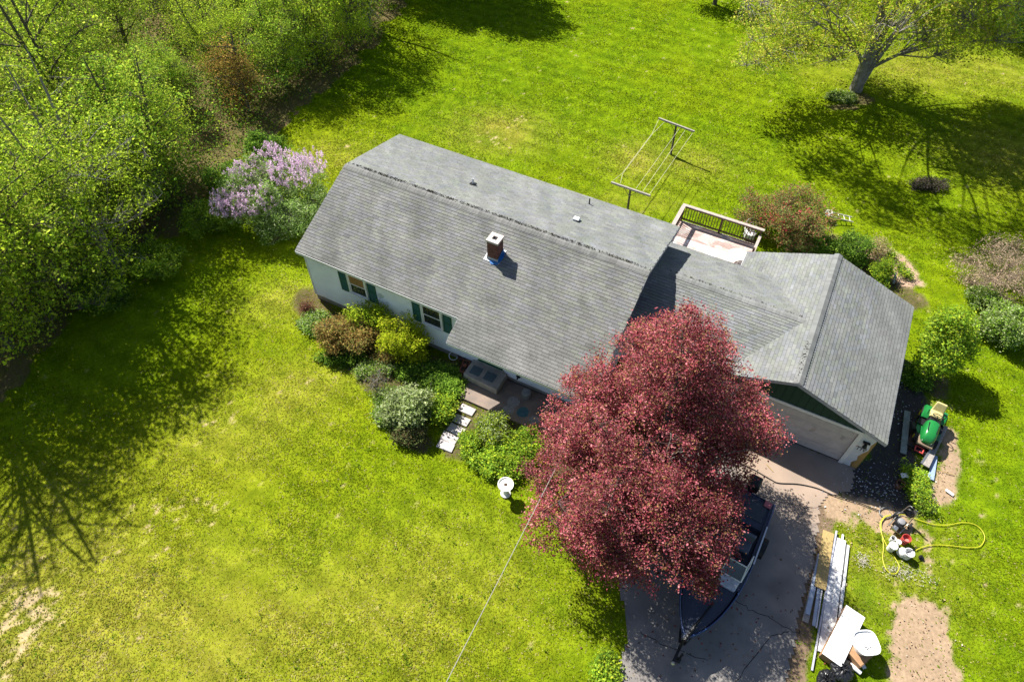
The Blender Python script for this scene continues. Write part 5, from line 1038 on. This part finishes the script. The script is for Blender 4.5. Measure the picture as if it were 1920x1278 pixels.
bagm = mat('black_bag', (.012, .012, .013), .22, spec=.6)
def bag(lab, px, py, rx, ry, h, seed):
    r_ = np.random.default_rng(seed); n, m_ = 40, 22; th = np.linspace(0, 2*PI, n, endpoint=False); rg = []
    for i in range(m_):
        t = i/(m_-1); ph = t*PI*.97; rr_ = math.sin(ph)**.7*(1 if t < .5 else 1); z_ = h*(.5-.5*math.cos(ph))
        dd = .10*fbm(np.cos(th)*2.2+5+t*3, np.sin(th)*2.2+t*4, 1.6, seed, 3)+.09*np.abs(np.sin(th*7+3*t+4*fbm(np.cos(th), np.sin(th)+t, 2, seed)))*(.3+t)
        rg.append([(float(math.cos(a)*(rr_*rx*(.92+d_))), float(math.sin(a)*(rr_*ry*(.92+d_))), float(z_+d_*.3)) for a, d_ in zip(th, dd)])
    b_ = empty('rubbish_bag', at(px, py, 0), r_.random()*3, lab, 'bag', 'black bags by the boxes')
    MB().loft(rg, True, True).build('bag_body', bagm, b_); MB().loft([[(math.cos(a)*q*(1+.35*math.sin(5*a)), math.sin(a)*q*(1+.35*math.sin(5*a)), h*.94+z_) for a in th[::2]] for q, z_ in ((.09, 0), (.05, .05), (.12, .12))], True).build('knot', bagm, b_)
bag('black rubbish bag tucked against the lower end of the long white box', 1573, 1258, .40, .36, .38, 1); bag('smaller black rubbish bag at the bottom edge of the photo', 1545, 1276, .36, .28, .30, 2)

# ------------------------------------------------------------------ buckets, washer, hoses
def bucket(lab, px, py, r_, h, m_, fill=None, lid=False, name='bucket', lean=0.):
    c = at(px, py, h); o = empty(name, (c[0], c[1], 0), rng.random()*6, lab, 'bucket', 'buckets and tubs on the lawn'); o.rotation_euler[0] = lean
    if lid: MB().lathe([(r_*.82, 0), (r_, h-.03), (r_*1.05, h-.03), (r_*1.05, h), (r_*.9, h+.006), (r_*.88, h-.01), (0, h-.008)], n=24).build('body', m_, o, True)
    else:
        MB().lathe([(r_*.82, 0), (r_, h-.05), (r_*1.05, h-.05), (r_*1.05, h), (r_*.94, h), (r_*.78, .03), (0, .03)], n=24).build('body', m_, o, True)
        if fill: MB().lathe([(r_*.87, h*.55), (0, h*.55+.01)], n=24).build('contents', fill, o)
    MB().tube([(math.cos(t)*r_*1.08, -abs(math.sin(t))*r_*.9, h-.04-abs(math.sin(t))*h*.4) for t in np.linspace(0, PI, 12)], .006, 5).build('handle', M['steel'], o)
    return o
redm = mat('faded_red_plastic', (.50, .07, .06), .5, (.42, .05, .045), 8)
bucket('red bucket, open, in the group beside the yellow hose', 1701, 1008, .155, .36, redm, mat('pink_residue', (.45, .18, .15), .7))
bucket('large open white bucket with a black lance across it', 1706, 1035, .17, .38, M['white'], ww)
bucket('white bucket on the left of the group, closed lid', 1676, 1022, .15, .34, M['white'], lid=True)
bucket('small white tub with a dark opening at the upper left of the group', 1676, 1008, .095, .24, M['white'], M['black'])
bucket('small white tub with a flat lid between the red bucket and the left one', 1686, 1015, .09, .26, M['whitepaint'], lid=True)
j = empty('jug', at(1688, 1038, 0), .5, 'white plastic jug standing between the two largest white buckets', 'jug'); MB().loft([rsq(.12, 0), rsq(.15, .05), rsq(.15, .22), rsq(.10, .30), rsq(.03, .33), rsq(.03, .36)], True, True).build('body', M['white'], j, True); MB().lathe([(.035, .36), (.035, .39), (0, .39)], n=12).build('cap', M['whitepaint'], j)
MB().tube(smoothpath([(.02, .02, .32), (.10, .06, .30), (.13, .08, .18)], 4), .016, 6).build('grip', M['white'], j, True)
tag(MB().tube([at(1699, 1036, .40), at(1724, 1025, .42)], .014, 6).build('spray_lance', M['black'], None), 'black spray lance resting across the large white bucket', 'lance')
o = MB().lathe([(.09, 0), (.10, .05), (.05, .07), (.05, .11), (0, .11)], n=14).build('lid', M['black'], None, True); o.location = at(1726, 1045, .0); o.rotation_euler = (.3, .2, 0); tag(o, 'small round black cap on the grass right of the white bucket', 'cap')
pw = empty('pressure_washer', at(1682, 985, 0), .7, 'black and steel pressure washer on small wheels', 'pressure washer')
fr = MB()
for s_ in (-1, 1): MB().tube(smoothpath([(-.32, s_*.22, .12), (-.1, s_*.22, .13), (.28, s_*.22, .16), (.36, s_*.2, .5), (.34, s_*.17, .95), (.30, s_*.05, 1.02)], 4), .017, 6).build('frame', M['steel'], pw, True)
MB().tube([(.30, -.06, 1.02), (.30, .06, 1.02)], .02, 6).build('handle', M['black'], pw)
MB().box(-.22, .16, -.17, .17, .14, .36, .03).build('engine', M['black'], pw); MB().lathe([(.13, .36), (.13, .44), (.06, .47)], (-.03, 0, 0), 16).build('engine_cover', mat('engine_grey', (.22, .22, .23), .5), pw, True)
MB().box(-.42, -.23, -.09, .09, .16, .30, .02).build('pump', M['steel'], pw)
for s_ in (-1, 1):
    wh = MB().tube([(.28, s_*.27, .13), (.28, s_*.34, .13)], .135, 18).build('wheel', M['rubber'], pw, True); MB().tube([(.28, s_*.265, .13), (.28, s_*.347, .13)], .06, 12).build('rim', M['steel'], wh)
for k_ in range(3): MB().tube([(.36+.03*k_, math.cos(t)*.17, .55+math.sin(t)*.17) for t in np.linspace(0, 2*PI, 19)[:-1]], .015, 5, closed=True).build('hose_coil', M['black'], pw, True)
z1 = lambda x_, y_: at(1480+x_/3.674, 930+y_/3.674, .035)
yl = mat('yellow_hose', (.50, .48, .03), .5)
hy = [(745, 130), (790, 127), (870, 155), (980, 190), (1080, 198), (1200, 180), (1280, 195), (1330, 240), (1345, 295), (1310, 345), (1230, 352), (1100, 338), (980, 335), (910, 352), (870, 372)]
tag(MB().tube(smoothpath([z1(*p_) for p_ in hy], 8), .013, 6).build('yellow_hose', yl, None, True), 'yellow hose looping wide over the lawn to the large white bucket', 'hose')
hy = [(700, 125), (655, 140), (624, 190), (640, 270), (680, 350), (725, 415), (757, 480), (740, 525), (705, 533), (665, 500), (645, 430), (650, 340), (638, 250), (632, 190), (652, 150), (700, 132)]
tag(MB().tube(smoothpath([z1(*p_)+np.array([0, 0, .02*math.sin(k_)]) for k_, p_ in enumerate(hy)], 8), .013, 6).build('yellow_hose', yl, None, True), 'yellow hose in a narrow loop left of the buckets', 'hose')
z6 = lambda x_, y_: at(1380+x_/4.12, 680+y_/4.12, .03)
hb_ = [(20, 770), (130, 820), (200, 860), (270, 900), (330, 927), (480, 935), (620, 965), (740, 1015), (850, 1050), (950, 1080), (1040, 1115), (1110, 1142)]
tag(MB().tube(smoothpath([z6(*p_) for p_ in hb_], 6), .019, 6).build('black_hose', M['rubber'], None, True), 'black hose from under the maple across the drive to the pressure washer', 'hose')
hg = [(1195, 1120), (1150, 1115), (1112, 1135), (1115, 1170), (1160, 1195), (1230, 1165), (1300, 1150)]
tag(MB().tube(smoothpath([z6(*p_) for p_ in hg], 6), .02, 6).build('grey_hose', mat('grey_hose', (.17, .18, .19), .5), None, True), 'grey hose curled round the left side of the pressure washer', 'hose')
tag(MB().tube([z6(1550, 825), z6(1685, 865)], .016, 5).build('stick', tanply), 'thin straw-coloured stick lying on the bare strip right of the mower', 'stick')
tag(MB().tube([z6(235, 780), z6(285, 838)], .014, 5).build('stick', tanply), 'thin pale stick on the sunlit corner of the drive by the garage door', 'stick')

# ------------------------------------------------------------------ ride-on mower between ramps
ra, rb = at(1722, 850, 0), at(1744, 778, 0); dm = ra-rb; mc = (ra+rb)/2
mow = empty('ride_on_mower', (mc[0], mc[1], .12), math.atan2(dm[1], dm[0]), 'green ride-on mower with tan seat parked between two planks', 'mower')
gn = mat('green_mower_paint', (.012, .17, .035), .3, coat=.6); ye = mat('tan_yellow_seat', (.52, .45, .20), .6, (.42, .36, .15), 9); yw = mat('yellow_rim', (.6, .45, .02), .4)
MB().loft([[(x_, w_*math.copysign(abs(math.cos(t))**.62, math.cos(t)), .40+h_*abs(math.sin(t))**.62) for t in np.linspace(0, PI, 15)] for x_, w_, h_ in ((-.02, .27, .42), (.10, .285, .44), (.35, .29, .43), (.60, .28, .38), (.76, .255, .31), (.86, .21, .22), (.92, .15, .10), (.935, .10, .01))], False, True).build('hood', gn, mow, True)
for s_ in (-1, 1): MB().beam((.14, s_*.19, .826), (.56, s_*.165, .79), .03, .02).build('hood_vent', M['black'], mow); MB().box(.80, .90, s_*.14-.05, s_*.14+.05, .42, .50).build('headlight', mat('headlight_lens', (.45, .45, .45), .2) if s_ < 0 else bpy.data.materials['headlight_lens'], mow)
MB().box(.55, 1.0, -.30, .30, .26, .36, .02).build('bumper', mat('brown_bumper', (.20, .15, .10), .6), mow)
MB().box(-.85, .02, -.22, .22, .30, .48).build('chassis', M['black'], mow)
MB().box(-.20, -.0, -.22, .22, .48, .80, .05).build('dashboard', M['black'], mow)
MB().box(-.40, -.0, -.47, .47, .30, .34).build('footrest', M['black'], mow)
for s_ in (-1, 1):
    MB().loft([[(x_, s_*y_, z_) for y_, z_ in ((.20, h_), (.42, h_-.02), (.46, h_-.14))] for x_, h_ in ((-.35, .44), (-.48, .60), (-.70, .66), (-.92, .60), (-1.0, .46))]).build('fender', gn, mow, True)
    for x_, r_, w_, y_ in ((-.68, .27, .22, .37), (.58, .19, .15, .36)):
        wh = MB().tube([(x_, s_*(y_-w_/2), r_-.02), (x_, s_*(y_+w_/2), r_-.02)], r_, 20).build('wheel', M['rubber'], mow, True); MB().tube([(x_, s_*(y_-w_/2-.005), r_-.02), (x_, s_*(y_+w_/2+.008), r_-.02)], r_*.5, 14).build('rim', yw, wh)
MB().box(-.72, -.32, -.24, .24, .62, .74, .04).build('seat', ye, mow, bevel=.03); MB().add([(-.74, -.24, .70), (-.64, -.24, .70), (-.64, .24, .70), (-.74, .24, .70), (-.90, -.20, 1.06), (-.81, -.20, 1.08), (-.81, .20, 1.08), (-.90, .20, 1.06)], [(0, 3, 2, 1), (4, 5, 6, 7), (0, 1, 5, 4), (1, 2, 6, 5), (2, 3, 7, 6), (3, 0, 4, 7)]).build('seat_back', ye, mow, bevel=.035)
MB().tube([Vector((-.20, 0, .96))+Vector((.16*math.cos(t), .19*math.sin(t), .07*math.cos(t))) for t in np.linspace(0, 2*PI, 21)[:-1]], .017, 6, closed=True).tube([(-.08, 0, .8), (-.20, 0, .95)], .02, 6).tube([(-.20, -.18, .95), (-.20, .18, .95)], .014, 6).build('steering_wheel', M['black'], mow, True)
MB().slab([(-.35, -.46, .28), (.36, -.46, .28), (.45, -.3, .28), (.45, .3, .28), (.36, .46, .28), (-.35, .46, .28)], .13).build('mower_deck', gn, mow)
for s_ in (-1, 1): MB().tube([(-.42, s_*.30, .62), (-.46, s_*.33, .84)], [.014, .022], 8).build('lever', M['black'], mow)
MB().tube([(.40, -.50, .30), (.05, -.62, .22)], [.09, .12], 10).build('discharge_chute', M['black'], mow)
ut = empty('utility_trailer', (mc[0], mc[1], 0), math.atan2(dm[1], dm[0])-.06, 'low trailer frame with grey side planks carrying the green mower', 'trailer')
MB().box(-1.15, 1.15, -.48, .48, .06, .12).build('bed', M['darkwood'], ut)
MB().box(1.0, 1.12, -.46, .46, .12, .2).build('front_bar', M['black'], ut)
for a_, b_ in (((.98, -.16, .24), (1.22, -.16, .24)), ((1.22, -.16, .24), (1.22, .14, .24)), ((1.22, .14, .24), (.98, .14, .24)), ((.98, .14, .24), (.98, -.16, .24))): MB().tube([a_, b_], .028, 6).build('red_hitch_bar', redm, ut)
def plank(lab, a, b, wd, z, th, m_): return board('plank', lab, a, b, wd, th, z, m_, 'plank', 'planks around the mower')
plank('grey-green weathered plank on the garage side of the mower', (1702, 770), (1694, 849), .24, .10, .05, mat('greenish_grey_plank', (.22, .25, .24), .85, (.15, .17, .16), 5))
plank('brownish grey plank on the far side of the mower, partly in shade', (1772, 797), (1736, 873), .26, .18, .05, M['greywood'])
plank('short bright blue-white plank lying beyond the brownish one', (1753, 853), (1746, 898), .22, .02, .04, mat('blue_grey_plank', (.28, .36, .50), .7, (.22, .29, .42), 5))
plank('metal channel along the inner edge of the brownish plank', (1758, 822), (1728, 868), .07, .16, .09, M['steel'])
b_ = bucket('rusty brown bucket with a white rag at the edge of the gravel', 1690, 905, .15, .32, mat('rusty_bucket', (.20, .09, .05), .8, (.10, .05, .03), 12), M['black'])
rg_ = MB(); q = np.random.default_rng(8); g_ = [[(i*.05-.12, k_*.05-.1, .33+.03*q.normal()) for k_ in range(5)] for i in range(6)]; rg_.loft(g_).build('rag', M['white'], None, True).location = at(1689, 898, .02); tag(bpy.data.objects['rag'], 'crumpled white rag on the rim of the rusty bucket', 'rag')
# scraped paint flakes, wood chips, fallen bits: far too many to count
def scatter(name, lab, cat, n, centre, rad, size, pal, m_, seed, z=.012, box=None):
    r_ = np.random.default_rng(seed); P = []
    for (px_, py_), (rx_, ry_), k_ in zip(centre, rad, n):
        c = at(px_, py_); P.append(np.stack([c[0]+r_.normal(size=k_)*rx_, c[1]+r_.normal(size=k_)*ry_, np.full(k_, z)], 1))
    V, C = leaves(np.concatenate(P), size, pal, r_, 2.5, sv=.6); return tag(link(name, leafmesh(name, V, C), m_), lab, cat, kind='stuff')
scatter('paint_flakes', 'white paint flakes strewn over the dark gravel beside the garage', 'paint flakes', (240, 200, 160), ((1665, 905), (1640, 930), (1690, 780)), ((.9, .5), (1.0, .5), (.45, 1.6)), .05, [(.6, .62, .66), (.5, .52, .56), (.35, .36, .4)], M['petal'], 5)
scatter('wood_chips', 'pale chips and twigs on the bare earth by the boards', 'wood chips', (260, 300, 140), ((1725, 1185), (1640, 980), (1760, 900)), ((.8, 1.4), (1.3, .5), (.4, .8)), .05, [(.45, .33, .2), (.3, .2, .12), (.2, .13, .08), (.5, .42, .32)], M['petal'], 6)
scatter('fallen_leaves', 'fallen red leaves and debris on the driveway under the maple', 'fallen leaves', (260, 160), ((1400, 1120), (1300, 1180)), ((2.2, 1.8), (1.4, 1.2)), .06, [(.25, .06, .05), (.2, .12, .07), (.35, .28, .2)], M['petal'], 7, .02)
scatter('white_plaster', 'whitish plaster dust spots on the lawn near the buckets', 'dust', (420, 260, 120), ((1690, 1072), (1618, 1050), (1740, 1085)), ((.35, .16), (.14, .14), (.25, .15)), .035, [(.5, .47, .42), (.4, .36, .3)], M['petal'], 8, .03)
